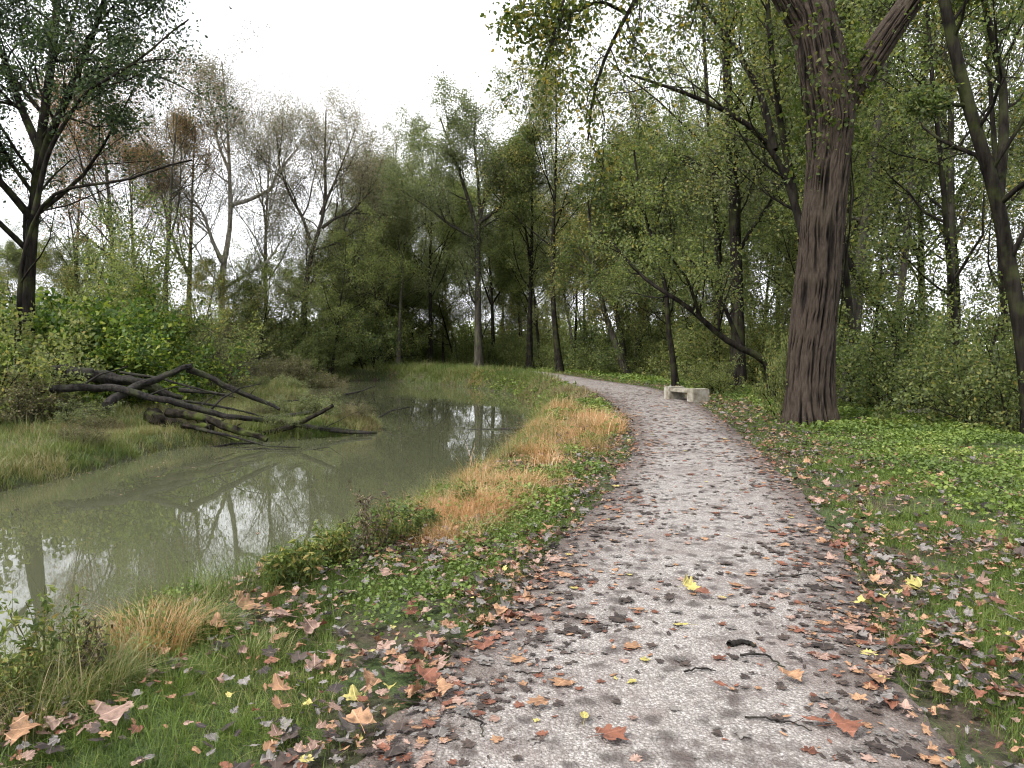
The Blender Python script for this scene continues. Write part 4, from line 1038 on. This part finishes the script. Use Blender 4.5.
# orange-tan dried grass along the crest and on the spit
ch = []
DRY = [(G(594, 425)[:2], .5, 2.4), (G(568, 436)[:2], .5, 2.2), (G(543, 455)[:2], .42, 1.5), (G(512, 483)[:2], .42, 1.0), (G(484, 496)[:2], .4, .9), (G(462, 510)[:2], .4, .7), (G(430, 530)[:2], .35, .5), (np.array([2.0, 27.]), .9, 4), (np.array([1.6, 37.]), 1.6, 5), (np.array([-8., 64.]), 3, 5),
       (np.array([-4.6, 22.6]), .9, 1.0), (np.array([-5.6, 23.6]), 1.0, 1.2), (np.array([-9.5, 20.5]), 1.0, .7), (np.array([-2.45, 4.75]), .33, .33), (np.array([-2.9, 4.3]), .25, .2), (np.array([-11, 18.5]), 1.2, 1), (np.array([-1.5, 51.]), 2.2, 4), (np.array([-0.45, 9.6]), .35, 1.2), (np.array([0.55, 15.]), .45, 2.2), (np.array([1.25, 20.]), .5, 2.5)]
chb = []
for i, (c, sx, sy) in enumerate(DRY):
    d = np.hypot(*c); n = int(np.clip(44000 * sx * sy / max(d / 8, 1) ** 1.6, 2500, 17000))
    x = c[0] + rg.normal(size=n) * sx * .5; y = c[1] + rg.normal(size=n) * sy * .5
    pd, dw, ins, co, oR = fields(x, y); k = (~ins) & (pd > .25) & (rg.random(len(x)) < .06 + sstep(.46, .58, fbm(x * 2.3, y * 2.3, 131))); x, y = x[k], y[k]
    w = np.clip(.0045 * d / 6, .004, .03)
    hh = np.clip(.14 + .010 * d, .18, .36) * rg.uniform(.4, 1.3, len(x)) * (.15 + 1.5 * fbm(x * 2, y * 2, 33))
    brown = i in (7, 8, 9, 10, 11, 12, 15)
    m_ = 14; xs, ys = x[::m_ + 5], y[::m_ + 5]; kq = rg.random(len(xs)) < .03 + .6 * sstep(.48, .60, fbm(xs * 1.5, ys * 1.1, 135)); xs, ys = xs[kq], ys[kq]
    (chb if brown else ch).append(mkblades(x[::4], y[::4], hh[::4] * .8, w * .8, .9, 3))
    (chb if brown else ch).append(tuss(xs, ys, m_ + 8, .05 + .008 * d, np.clip(.16 + .006 * d, .15, .32) * (.8 if i == 13 or i == 14 else 1), w, .95, 3, np.clip(fbm(xs * 1.1, ys * 1.1, 137) * 2 - .45, 0, 1), .2))
add_grass('dry_grass', M['grass_dry'], ch)
add_grass('brown_grass', M['grass_brown'], chb)

# low leafy ground cover
ch = []
def cover(x, y):
    pd, dw, ins, co, oR = fields(x, y)
    xr = x > np.interp(y, PATHPOLY[90:][::-1, 1], PATHPOLY[90:][::-1, 0])
    right = (xr & (oR < 2.2)) * sstep(1.0, 2.2, pd + (fbm(x * .8, y * .8, 91) - .5) * 1.2)
    left = (~xr) & (co > -1.0) & (pd > .25) & (~ins)
    return right * (.12 + .88 * clump(x, y, 1.1, 92, .34, .56)) + left * clump(x, y, 1.3, 93, .5, .64) * .8
for (n, x0, x1, y0, y1, s) in [(130000, -3.6, 7.5, 1.8, 7, .024), (110000, -2, 11, 7, 14, .042), (90000, -1, 13, 14, 28, .07), (60000, -3, 12.5, 28, 60, .13)]:
    x, y = sample(rg, n, x0, x1, y0, y1, cover)
    z = hz(x, y) + rg.uniform(.01, .11, len(x)) * (.5 + fbm(x * 1.9, y * 1.9, 95)) * (1 + s * 6)
    V, F_, r = leaves_at(rg, np.stack([x, y, z], 1), s, .85, 1.6, True)
    r = np.clip(r * .6 + np.repeat(fbm(x * .9, y * .9, 97) * 1.5 - .45, 6) * .6, 0, 1)
    ch.append((V, F_, r))
add_grass('ground_cover', M['cover'], ch)

# ------------------------------------------------------------------ weeds standing on the near bank
def weed_plant(loc, H, n, leafm, lsize, seed, label, group=None, name='weed_plant', dry=False, lean=.25, perstem=16):
    r_ = rng_(seed); st = []
    for i in range(n):
        a = r_.random() * 6.28; p = np.array([cos(a) * .05 * r_.random(), sin(a) * .05 * r_.random(), -.03]); dd = nrm(np.array([cos(a) * lean * r_.random(), sin(a) * lean * r_.random(), 1])); q = [p]
        L = H * r_.uniform(.6, 1.1)
        for k in range(7):
            dd = nrm(dd + r_.normal(size=3) * .07); p = p + dd * L / 7; q.append(p)
        st.append(q)
    st = np.array(st); R = np.linspace(.0045, .002, 8)[None].repeat(n, 0)
    parts = [tubes(st, R, 4)]
    Q, RR = kids(r_, st, R, 5, .3, .95, .3, .4, .8, 4, .08, .15, .7, rmin=.0015); parts.append(tubes(Q, RR, 3))
    e = empty(name, loc); tag(e, label, 'plant', group)
    obj('stem', mesh_from('weed_stem', parts, M['weedstem']), e)
    C = np.concatenate([along(r_, st, perstem, .01, .1), along(r_, Q, max(2, perstem // 4), .01, .2)])
    V, F_, rr = leaves_at(r_, C, lsize, .38 if not dry else .5, .5, True, .5)
    obj('leaves', mesh_from('weed_leaves', [(V, F_)], leafm, {'rnd': rr}, False), e)
M['weedstem'] = bark_mat('weed_stem', (.05, .05, .02), (.14, .13, .05), 20, .3, .2)
M['seedhead'] = leaf_mat('seed_heads', [(0, (.02, .015, .012)), (.6, (.06, .045, .03)), (1, (.16, .12, .07))], .1, var=.1)
def onbank(px, py, z=-.05):
    g = G(px, py, z); return (g[0], g[1], float(hz(g[0], g[1])))
WG = 'weeds standing on the near canal bank'
M['weedg'] = leaf_mat('weed_green', [(0, (.045, .07, .02)), (.5, (.10, .14, .035)), (.85, (.18, .20, .05)), (1, (.30, .22, .08))], .4, var=.15)
for i, (px, py, H, n, mt, ls, lb) in enumerate([
        (298, 590, .34, 10, 'weedg', .085, 'leafy green weed above the pinkish curled leaves'),
        (330, 572, .38, 11, 'weedg', .08, 'bushy green weed between bank leaves and the red-stemmed one'),
        (276, 592, .26, 8, 'weedg', .08, 'low green weed left of the leafy clump'),
        (372, 560, .62, 7, 'seedhead', .035, 'tall weed with dark dried seed heads over the water'),
        (385, 552, .36, 11, 'weedg', .06, 'reddish-green weed under the dark seed heads'),
        (410, 545, .30, 10, 'weedg', .06, 'green weed right of the seed-head weed'),
        (352, 566, .34, 6, 'seedhead', .03, 'short weed with dark seed heads beside the tall one'),
        (432, 535, .26, 9, 'weedg', .06, 'low weed at the foot of the orange grass'),
        (62, 700, .50, 6, 'weedg', .06, 'tall thin weed with yellow top leaf near the left edge'),
        (20, 715, .42, 9, 'weedg', .05, 'yellowish weed clump at the left edge'),
        (90, 690, .34, 6, 'seedhead', .03, 'dark-stemmed dry weed beside the tan grass tuft'),
        (468, 512, .28, 8, 'weedg', .06, 'low green weed amid orange grass by the stake')]):
    weed_plant(onbank(px, py), H, n + 3, M[mt], ls * (.62 if mt == 'weedg' else 1), 700 + i, lb, WG, perstem=26 if mt == 'weedg' else 16, lean=.5)

# tussocks of long grass on the near bank: things one can count
def tussock(loc, n, H, w, mat, seed, label, R_=.13, lean=.9):
    global rg
    r_ = rng_(seed); a = r_.random(n) * 6.28; q = R_ * r_.random(n) ** .6
    x = np.cos(a) * q; y = np.sin(a) * q
    N = n; la = a + r_.normal(size=n) * .6; ln = np.abs(r_.normal(size=n)) * lean * .6 + .25
    h = H * r_.uniform(.45, 1.15, n)
    side = np.stack([-np.sin(la), np.cos(la), la * 0], 1) * (w * r_.uniform(.6, 1.2, n))[:, None] * .5
    ld = np.stack([np.cos(la), np.sin(la), la * 0], 1); b0 = np.stack([x, y, x * 0 - .02], 1); rows = []
    for k in range(5):
        t = k / 4; c = b0 + ld * (ln * h * t ** 1.8)[:, None]; c[:, 2] += h * (t - .38 * ln * t ** 2.4)
        rows += [c - side * (1 - .95 * t), c + side * (1 - .95 * t)]
    V = np.stack(rows, 1).reshape(-1, 3); qq = np.arange(N)[:, None] * 10
    F_ = np.concatenate([qq + np.array([[2 * s, 2 * s + 1, 2 * s + 3, 2 * s + 2]]) for s in range(4)])
    o = obj('grass_tussock', mesh_from('tussock', [(V, F_)], mat, {'rnd': np.repeat(r_.random(N), 10)}), None, loc)
    tag(o, label, 'grass tuft', 'grass tussocks on the near bank')
for i, (px, py, n, H, mt, lb, R_) in enumerate([
        (150, 655, 700, .30, 'grass_dry', 'tan dried grass tussock above the water', .22), (190, 640, 450, .26, 'grass_mix', 'half-green tussock right of the tan one', .16),
        (75, 705, 600, .30, 'grass_mix', 'drooping grey-green tussock left of the pinkish leaf', .2), (110, 690, 420, .26, 'grass_mix', 'drooping tussock beside the tan grass', .15),
        (215, 640, 420, .22, 'grass', 'green tussock left of the orange curled leaf', .15), (250, 660, 420, .17, 'grass_mix', 'flattened pale green tussock in the leaf litter', .2),
        (30, 728, 500, .28, 'grass_mix', 'yellow-green tussock in the bottom left corner', .2), (170, 690, 350, .16, 'grass', 'short green tussock over the big pinkish leaf', .18)]):
    tussock(onbank(px, py), n, H, .006, M[mt], 800 + i, lb, R_)

# ------------------------------------------------------------------ fallen leaves
def litter_mat(name, c0, c1, rough=.6):
    m, nt = new_mat(name); b = NB(nt)
    tc = b.n('ShaderNodeTexCoord').outputs['Object']; r = b.attr('rnd').outputs['Fac']; oi = b.n('ShaderNodeObjectInfo').outputs['Random']
    c = b.mix(b.math('FRACT', b.math('ADD', r, oi)), c0, c1)
    n = b.noise(tc, 9 if False else 38, 3, .6)
    c = b.mix(b.maprange(n, .5, .72, 0, .45), c, tuple(v * .4 for v in c0))
    lu = b.attr('lu').outputs['Fac']; lv_ = b.attr('lv').outputs['Fac']
    uv = b.n('ShaderNodeCombineXYZ', inp={0: lu, 1: lv_, 2: b.math('MULTIPLY', b.math('ADD', r, oi), 37.0)}).outputs[0]
    blot = b.noise(uv, 3.2, 4, .6)
    c = b.mix(b.maprange(blot, .48, .66, 0, .8), c, tuple(v * .42 for v in c0))
    c = b.mix(b.maprange(blot, .42, .30, 0, .55), c, tuple(min(v * 1.25, .6) for v in c1))
    an = b.math('ARCTAN2', lv_, b.math('ADD', lu, .42)); rr_ = b.math('SQRT', b.math('ADD', b.math('MULTIPLY', lv_, lv_), b.math('POWER', b.math('ADD', lu, .42), 2.0)))
    vein = b.math('MULTIPLY', b.math('ABSOLUTE', b.math('SUBTRACT', b.math('FRACT', b.math('ADD', b.math('MULTIPLY', an, 1.55), .5)), .5)), rr_)
    c = b.mix(b.maprange(vein, .012, .03, .6, 0.0), c, tuple(min(v * 1.35 + .02, .6) for v in c1))
    p = b.princ(Base_Color=c, Roughness=rough, Specular_IOR_Level=.35)
    t = b.n('ShaderNodeBsdfTranslucent', inp={'Color': c}).outputs[0]
    b.out(b.n('ShaderNodeMixShader', inp={0: .12, 1: p, 2: t}).outputs[0]); return m
LC = {'russet': ((.11, .04, .022), (.20, .078, .045)), 'orange tan': ((.20, .105, .055), (.35, .20, .11)), 'yellow': ((.30, .26, .07), (.42, .36, .12)),
      'greyish': ((.085, .075, .068), (.20, .18, .165)), 'dark brown': ((.022, .016, .014), (.065, .045, .035)), 'pinkish brown': ((.16, .095, .07), (.33, .22, .175))}
LM = {k: litter_mat('leaf_' + k.replace(' ', '_'), *v) for k, v in LC.items()}
MAPLE = [(0, .98), (9, .86), (18, .84), (27, .70), (36, .68), (46, .84), (55, .92), (64, .80), (74, .70), (86, .64), (98, .74), (110, .78), (124, .64), (140, .58), (156, .52), (172, .32)]
OVAL = [(0, 1.0), (20, .78), (45, .60), (70, .50), (95, .48), (120, .50), (145, .52), (168, .50)]
def leaf_shape(kind, seed, curl=.35, flat=False):
    r_ = rng_(seed); o = MAPLE if kind == 'lobed' else OVAL
    a = [t for t, _ in o] + [360 - t for t, _ in o[::-1] if t not in (0,)]
    r = [q for _, q in o] + [q for t, q in o[::-1] if t not in (0,)]
    a = np.radians(a); r = np.array(r) * (1 + r_.normal(size=len(r)) * .13 - .35 * (r_.random(len(r)) < .07))
    ring = np.stack([np.cos(a) * r, np.sin(a) * r], 1)
    rings = [ring * .34, ring * .7, ring]
    V = np.vstack([[0, 0]] + rings) * .5; n = len(a)
    F3 = [[0, 1 + i, 1 + (i + 1) % n] for i in range(n)]
    F4 = [[1 + k * n + i, 1 + (k + 1) * n + i, 1 + (k + 1) * n + (i + 1) % n, 1 + k * n + (i + 1) % n] for k in range(2) for i in range(n)]
    x, y = V[:, 0], V[:, 1]; rr = np.hypot(x, y); th = np.arctan2(y, x)
    c = curl * (.3 if flat else 1)
    cr = np.interp(rr, [0, .5], [0, 1]) * (vnoise(x * 7 + seed, y * 7, seed) - .5) * .16 * (1.4 if not flat else .6)
    z = cr + c * (rr ** 2 * (.9 * np.cos(2 * th + r_.random() * 6) + .5) + .16 * rr * np.sin(3 * th + r_.random() * 6) * rr * 2 + .05 * np.cos(th * 5) * rr) + .03 * np.abs(np.sin(th * 2.5)) * rr
    if kind == 'oval': y = y * .62; z = z + .25 * c * np.abs(y)
    z = z - z.min() + .01
    V3 = np.stack([x, y, z], 1)
    st = tubes(np.array([[[-.1, 0, z[0]], [-.3, .01, .015 + z[0] * .5], [-.62, .05, .02]]]), np.array([[.012, .01, .008]]), 3)
    return V3, np.array(F3), np.array(F4), st
SH = {(k, v): leaf_shape(k, 900 + v * 3 + (k == 'oval'), [.55, .85, .35, .22][v % 4] * (1 + .12 * (v // 4)), v % 4 >= 2) for k in ('lobed', 'oval') for v in range(12)}
LMESH = {}
def lmesh(kind, v, col):
    key = (kind, v, col)
    if key not in LMESH:
        V3, F3, F4, st = SH[(kind, v)]
        n = len(V3) + len(st[0])
        LMESH[key] = mesh_from('fallen_leaf', [(V3, F3), (np.zeros((0, 3)), F4 - len(V3)), st], LM[col], {'rnd': np.full(n, .2), 'lu': np.r_[V3[:, 0], np.full(len(st[0]), .3)], 'lv': np.r_[V3[:, 1], np.full(len(st[0]), .3)]})
    return LMESH[key]

def zone_of(x, y):
    pd, dw, ins, co, oR = fields(np.array([x]), np.array([y])); pd = pd[0]
    pl = np.interp(y, PATHPOLY[:90, 1], PATHPOLY[:90, 0]); 
    left = x < pl + .6
    if pd < -.28: return 'on the open gravel of the path'
    if pd < .12: return 'on the left rim of the path' if left else 'on the right rim of the path'
    if left: return 'in the grass left of the path' if co[0] > .8 else 'on the canal bank edge'
    return 'in the grass right of the path' if pd < 1.0 else 'among ground cover right of the path'

rl = rng_(2024)
def dens_leaf(x, y):
    pd, dw, ins, co, oR = fields(x, y)
    pl = np.interp(y, PATHPOLY[:90, 1], PATHPOLY[:90, 0]); left = x < pl + .6
    e = np.exp(-((pd + .12) / .36) ** 2)
    nz = sstep(.38, .62, fbm(x * 1.4, y * 1.4, 111))
    onp = (.04 + .08 * nz) * (1 + np.clip((y - 6) / 5, 0, 4))
    lf = .20 + .65 * nz; rt = (.2 + .75 * nz) * np.exp(-np.maximum(pd - 1.3, 0) * 1.2) + .05
    d = np.where(pd < 0, onp, np.where(left, lf, rt)) + e * (.45 + .45 * nz)
    return d * (~ins) * (oR < 1) * (co > -.9) * (dw > .3)
XY = []
for (n, x0, x1, y0, y1) in [(22000, -3.6, 5.4, 1.9, 6.5), (22000, -2.6, 8, 6.5, 13), (22000, -1.2, 10, 13, 28), (14000, -3, 10, 28, 52)]:
    x, y = sample(rl, n, x0, x1, y0, y1, dens_leaf); XY.append(np.stack([x, y], 1))
XY = np.vstack(XY); N = len(XY)
pdA = fields(XY[:, 0], XY[:, 1])[0]
cols = list(LC)
pc = np.where(pdA[:, None] < -.2, np.array([[.18, .11, .012, .13, .50, .08]]), np.array([[.13, .17, .01, .22, .30, .17]]))
cc = np.array([rl.choice(6, p=p / p.sum()) for p in pc])
kk = rl.random(N) < .5
size = np.where(kk, rl.uniform(.04, .09, N) * (1 + .7 * (rl.random(N) < .16)), rl.uniform(.03, .075, N)) * np.where(XY[:, 1] > 13, 1.15, 1)
var = np.where(pdA < -.1, rl.integers(2, 4, N), rl.integers(0, 4, N)); var = np.where((cc == 4), 3, var) + 4 * rl.integers(0, 3, N)
rot = rl.random(N) * 6.28; tx = rl.normal(size=N) * np.where(pdA < 0, .06, .3); ty = rl.normal(size=N) * np.where(pdA < 0, .06, .3)
Z = hz(XY[:, 0], XY[:, 1]) + np.where(pdA < .1, .030, .035 + rl.random(N) * .035)
app = size / XY[:, 1]
# some float on the canal
nf = 420; tf = rl.random(nf); fi = (20 + tf * 60).astype(int)
qf = np.where((rl.random(nf) < .6)[:, None], shore_Ls[fi + 10], shore_R[fi]); side_f = np.where(qf[:, :1] < -3.5, 1, -1)
xf = qf + np.stack([rl.random(nf) ** 2 * 2.4, rl.normal(size=nf) * .5], 1) * np.hstack([side_f, side_f * 0 + 1])
okf = inside(xf[:, 0], xf[:, 1], WATER) & (xf[:, 1] > 3); xf = xf[okf]; nf = len(xf)
XY = np.vstack([XY, xf]); pdA = np.r_[pdA, np.full(nf, 5.)]; cc = np.r_[cc, rl.choice([1, 3, 4, 5], nf)]; kk = np.r_[kk, rl.random(nf) < .4]
size = np.r_[size, rl.uniform(.05, .10, nf)]; var = np.r_[var, np.full(nf, 3)]; rot = np.r_[rot, rl.random(nf) * 6.28]; tx = np.r_[tx, np.zeros(nf)]; ty = np.r_[ty, np.zeros(nf)]; Z = np.r_[Z, np.full(nf, WZ + .004)]; floating = np.r_[np.zeros(N, bool), np.ones(nf, bool)]
# in frame?
inf = (np.abs(XY[:, 0] / XY[:, 1]) < .68) & (XY[:, 1] > 2.75) & ~floating
app = size / XY[:, 1]
order = np.argsort(-np.where(inf, app, 0))
NIND = 285
colword = {'russet': 'russet', 'orange tan': 'orange-tan', 'yellow': 'yellow', 'greyish': 'greyish', 'dark brown': 'dark brown', 'pinkish brown': 'pinkish-brown'}
shape = {0: 'curled', 1: 'tightly curled', 2: 'flattish', 3: 'flat'}
from mathutils import Euler
def put_leaf(x, y, z, s, col, kind, v, rz, rx, ry, label, group):
    o = obj('fallen_leaf', lmesh(kind, v, col), None, (x, y, z)); o.scale = (s, s, s); o.rotation_euler = (rx, ry, rz)
    tag(o, label, 'leaf', group); return o
for i in order[:NIND]:
    x, y = XY[i]; col = cols[cc[i]]; kind = 'lobed' if kk[i] else 'oval'; zn = zone_of(x, y)
    put_leaf(x, y, Z[i], size[i], col, kind, int(var[i]), rot[i], tx[i], ty[i], f'{shape[int(var[i]) % 4]} {colword[col]} {kind} leaf {zn}', 'fallen leaves ' + zn)
# the rest of the litter in one mass
parts = []; rnds = []; mats = list(LM.values()); mi = []
rest = order[NIND:]
luv = []; allv = []; allf3 = []; allf4 = []; m3 = []; m4 = []; off = 0; rn = []
for i in rest:
    V3, F3, F4, _ = SH[('lobed' if kk[i] else 'oval', int(var[i]))]
    far = XY[i, 1] > 12
    R_ = np.array(Euler((tx[i], ty[i], rot[i])).to_matrix())
    V = (V3 * size[i]) @ R_.T + np.array([XY[i, 0], XY[i, 1], Z[i]])
    allv.append(V); luv.append(V3[:, :2])
    if far:                                   # coarser ring only
        n = (len(V3) - 1) // 3; idx = np.arange(n); f = np.stack([idx * 0, 1 + 2 * n + idx, 1 + 2 * n + (idx + 1) % n], 1)
        allf3.append(f + off); m3.append(np.full(n, cc[i]))
    else:
        allf3.append(F3 + off); allf4.append(F4 + off); m3.append(np.full(len(F3), cc[i])); m4.append(np.full(len(F4), cc[i]))
    rn.append(np.full(len(V), rl.random())); off += len(V)
V = np.vstack(allv); F3 = np.vstack(allf3); F4 = np.vstack(allf4)
me = mesh_from('leaf_litter', [(V, F3), (np.zeros((0, 3)), F4 - len(V))], mats, {'rnd': np.concatenate(rn), 'lu': np.vstack(luv)[:, 0], 'lv': np.vstack(luv)[:, 1]})
me.polygons.foreach_set('material_index', np.concatenate([np.concatenate(m3), np.concatenate(m4)]).astype(np.int32))
tag(obj('leaf_litter', me), kind='stuff')
# leaves one can point to
for (px, py, s, col, kind, v, rz, rx, lb) in [
        (690, 590, .17, 'yellow', 'lobed', 1, .4, .5, 'yellow lobed leaf standing half upright mid-path'),
        (703, 597, .15, 'russet', 'lobed', 0, 2.0, .1, 'rust leaf touching the upright yellow one'),
        (843, 731, .19, 'russet', 'lobed', 0, .2, .1, 'large red-brown leaf low on the right of the path'),
        (818, 725, .16, 'russet', 'oval', 2, 2.6, .05, 'dark red leaf left of the large red-brown one'),
        (425, 687, .17, 'russet', 'lobed', 0, 1.2, .5, 'rust leaf standing on edge at the left path rim'),
        (443, 692, .14, 'orange tan', 'lobed', 0, .2, .2, 'tan leaf right of the standing rust leaf'),
        (108, 722, .21, 'pinkish brown', 'lobed', 0, 1.0, .2, 'big folded pink-brown leaf near the bottom left'),
        (20, 738, .19, 'orange tan', 'lobed', 0, .3, .3, 'big tan leaf in the bottom left corner'),
        (358, 735, .19, 'orange tan', 'lobed', 0, 2.1, .2, 'big tan fan-shaped leaf by the path near the bottom'),
        (282, 620, .20, 'pinkish brown', 'lobed', 0, 2.9, .2, 'big pinkish leaf at the bank edge'),
        (246, 612, .19, 'orange tan', 'lobed', 1, .9, .5, 'curled orange leaf tipped up at the bank edge'),
        (271, 602, .19, 'orange tan', 'lobed', 1, 4.0, .4, 'orange-brown leaf behind the big pinkish one'),
        (608, 739, .17, 'russet', 'lobed', 2, .5, .02, 'flat rust leaf low in the middle of the path'),
        (584, 723, .12, 'yellow', 'oval', 0, 1.5, .1, 'small yellow leaf above the flat rust leaf'),
        (683, 628, .13, 'yellow', 'oval', 2, 3.0, .02, 'flat pale yellow leaf below the upright yellow one'),
        (540, 706, .13, 'orange tan', 'lobed', 2, 3.4, .05, 'orange leaf left of the path centre'),
        (720, 688, .14, 'russet', 'oval', 2, 5.4, .03, 'flat oval rust leaf under the bark scraps'),
        (790, 680, .15, 'orange tan', 'lobed', 0, .7, .1, 'orange leaf right of the bark scraps'),
        (915, 672, .17, 'orange tan', 'lobed', 1, 3.9, .2, 'pale tan leaf on the right path rim'),
        (802, 482, .24, 'orange tan', 'lobed', 1, 1.0, .3, 'large pale leaf further up the right verge'),
        (657, 594, .10, 'orange tan', 'oval', 0, 2.0, .1, 'small tan oval leaf left of the upright yellow one')]:
    g = G(px, py, .03); pdv, _ = path_dist(np.array([g[0]]), np.array([g[1]]))
    z = float(hz(g[0], g[1])) + (.05 if pdv[0] < 0 else .08)
    put_leaf(g[0], g[1], z, s * .95, col, kind, v, rz, rx, .05, lb, None)
# bark scraps and twigs on the path
def ground_stick(pts, r, label, seed, cat='twig', name='twig', mat='log', stubs=0):
    q = [G(*p, .035) for p in pts]; rr = rng_(seed)
    q = resample(np.array(q), 14); q[:, 2] = hz(q[:, 0], q[:, 1]) + .035 + rr.random(14) * .008
    q[1:-1, :2] += rr.normal(size=(12, 2)) * .006
    base = q.mean(0); q = q - base; R = np.linspace(r, r * .5, 14)
    parts = [tubes(q[None], R[None], 6)]
    if stubs:
        Q, RR = kids(rr, q[None], R[None], stubs, .2, .9, .35, .2, .7, 4, 0, .2, .6, rmin=.0015); Q[..., 2] = np.maximum(Q[..., 2], -.01); parts.append(tubes(Q, RR, 4))
    tag(obj(name, mesh_from(name, parts, M[mat]), None, base), label, cat)
ground_stick([(729, 645), (742, 642), (756, 646)], .018, 'short dark bark piece mid-path', 1, 'bark', 'bark_scrap')
ground_stick([(684, 672), (700, 668), (716, 672)], .005, 'thin twig left of the bark pieces', 2, stubs=1)
ground_stick([(740, 655), (765, 655), (785, 668)], .007, 'curved twig right of the bark pieces', 3, stubs=2)
ground_stick([(520, 674), (538, 673), (550, 668)], .004, 'thin twig left of the path centre', 4)
ground_stick([(468, 715), (482, 722), (484, 738)], .005, 'crooked dark twig near the bottom left of the path', 5)
ground_stick([(745, 718), (790, 722), (812, 732)], .005, 'long thin twig beside the dark red leaf', 6, stubs=2)
ground_stick([(775, 578), (812, 574), (838, 590)], .005, 'long twig near the right path rim', 7, stubs=1)

# ------------------------------------------------------------------ light, sky, camera
w = bpy.data.worlds.new("World"); scene.world = w; w.use_nodes = True
nt = w.node_tree; nt.nodes.clear(); b = NB(nt)
EL, RO = radians(52), radians(235)
sky = b.n('ShaderNodeTexSky', sky_type='NISHITA', sun_disc=False, sun_elevation=EL, sun_rotation=RO, air_density=1.0, dust_density=3.0, ozone_density=1.0)
gen = b.n('ShaderNodeTexCoord').outputs['Generated']
cl = b.noise(b.n('ShaderNodeMapping', inp={'Vector': gen, 'Scale': (1, 1, 2.2)}).outputs[0], 1.7, 5, .55)
white = b.ramp(cl, [(.3, (8.3, 8.6, 9.2)), (.7, (11, 11, 11.1))])
c = b.mix(0.86, sky.outputs[0], white)
bg = b.n('ShaderNodeBackground', inp={'Color': c, 'Strength': 0.10})
o = b.n('ShaderNodeOutputWorld'); nt.links.new(bg.outputs[0], o.inputs[0])

sl = bpy.data.lights.new('sun', 'SUN'); sl.energy = 2.4; sl.angle = radians(14); sl.color = (1, .965, .91)
so = link(bpy.data.objects.new('sun', sl))
# sun direction: sky sun_rotation measured clockwise from +Y
dirv = np.array([sin(RO) * cos(EL), cos(RO) * cos(EL), sin(EL)])
from mathutils import Vector
so.rotation_euler = Vector(dirv).to_track_quat('Z', 'Y').to_euler()
so.location = (0, -10, 30)

cam = bpy.data.cameras.new('camera'); co_ = link(bpy.data.objects.new('camera', cam))
cam.sensor_width = 36; cam.lens = F / 1024 * 36; cam.clip_end = 4000; cam.clip_start = .05
co_.location = (0, 0, CAMZ); co_.rotation_euler = (radians(90) - PITCH, 0, 0)
scene.camera = co_
vs = scene.view_settings; vs.view_transform = 'Standard'; vs.look = 'None'; vs.gamma = 1; vs.exposure = 1.22
cy = scene.cycles
scene.render.engine = 'CYCLES'
cy.max_bounces = 7; cy.diffuse_bounces = 4; cy.glossy_bounces = 2; cy.transmission_bounces = 5; cy.transparent_max_bounces = 4
cy.caustics_reflective = False; cy.caustics_refractive = False; cy.use_adaptive_sampling = True; cy.adaptive_threshold = 0.035
cy.use_denoising = True
cy.filter_width = 1.1
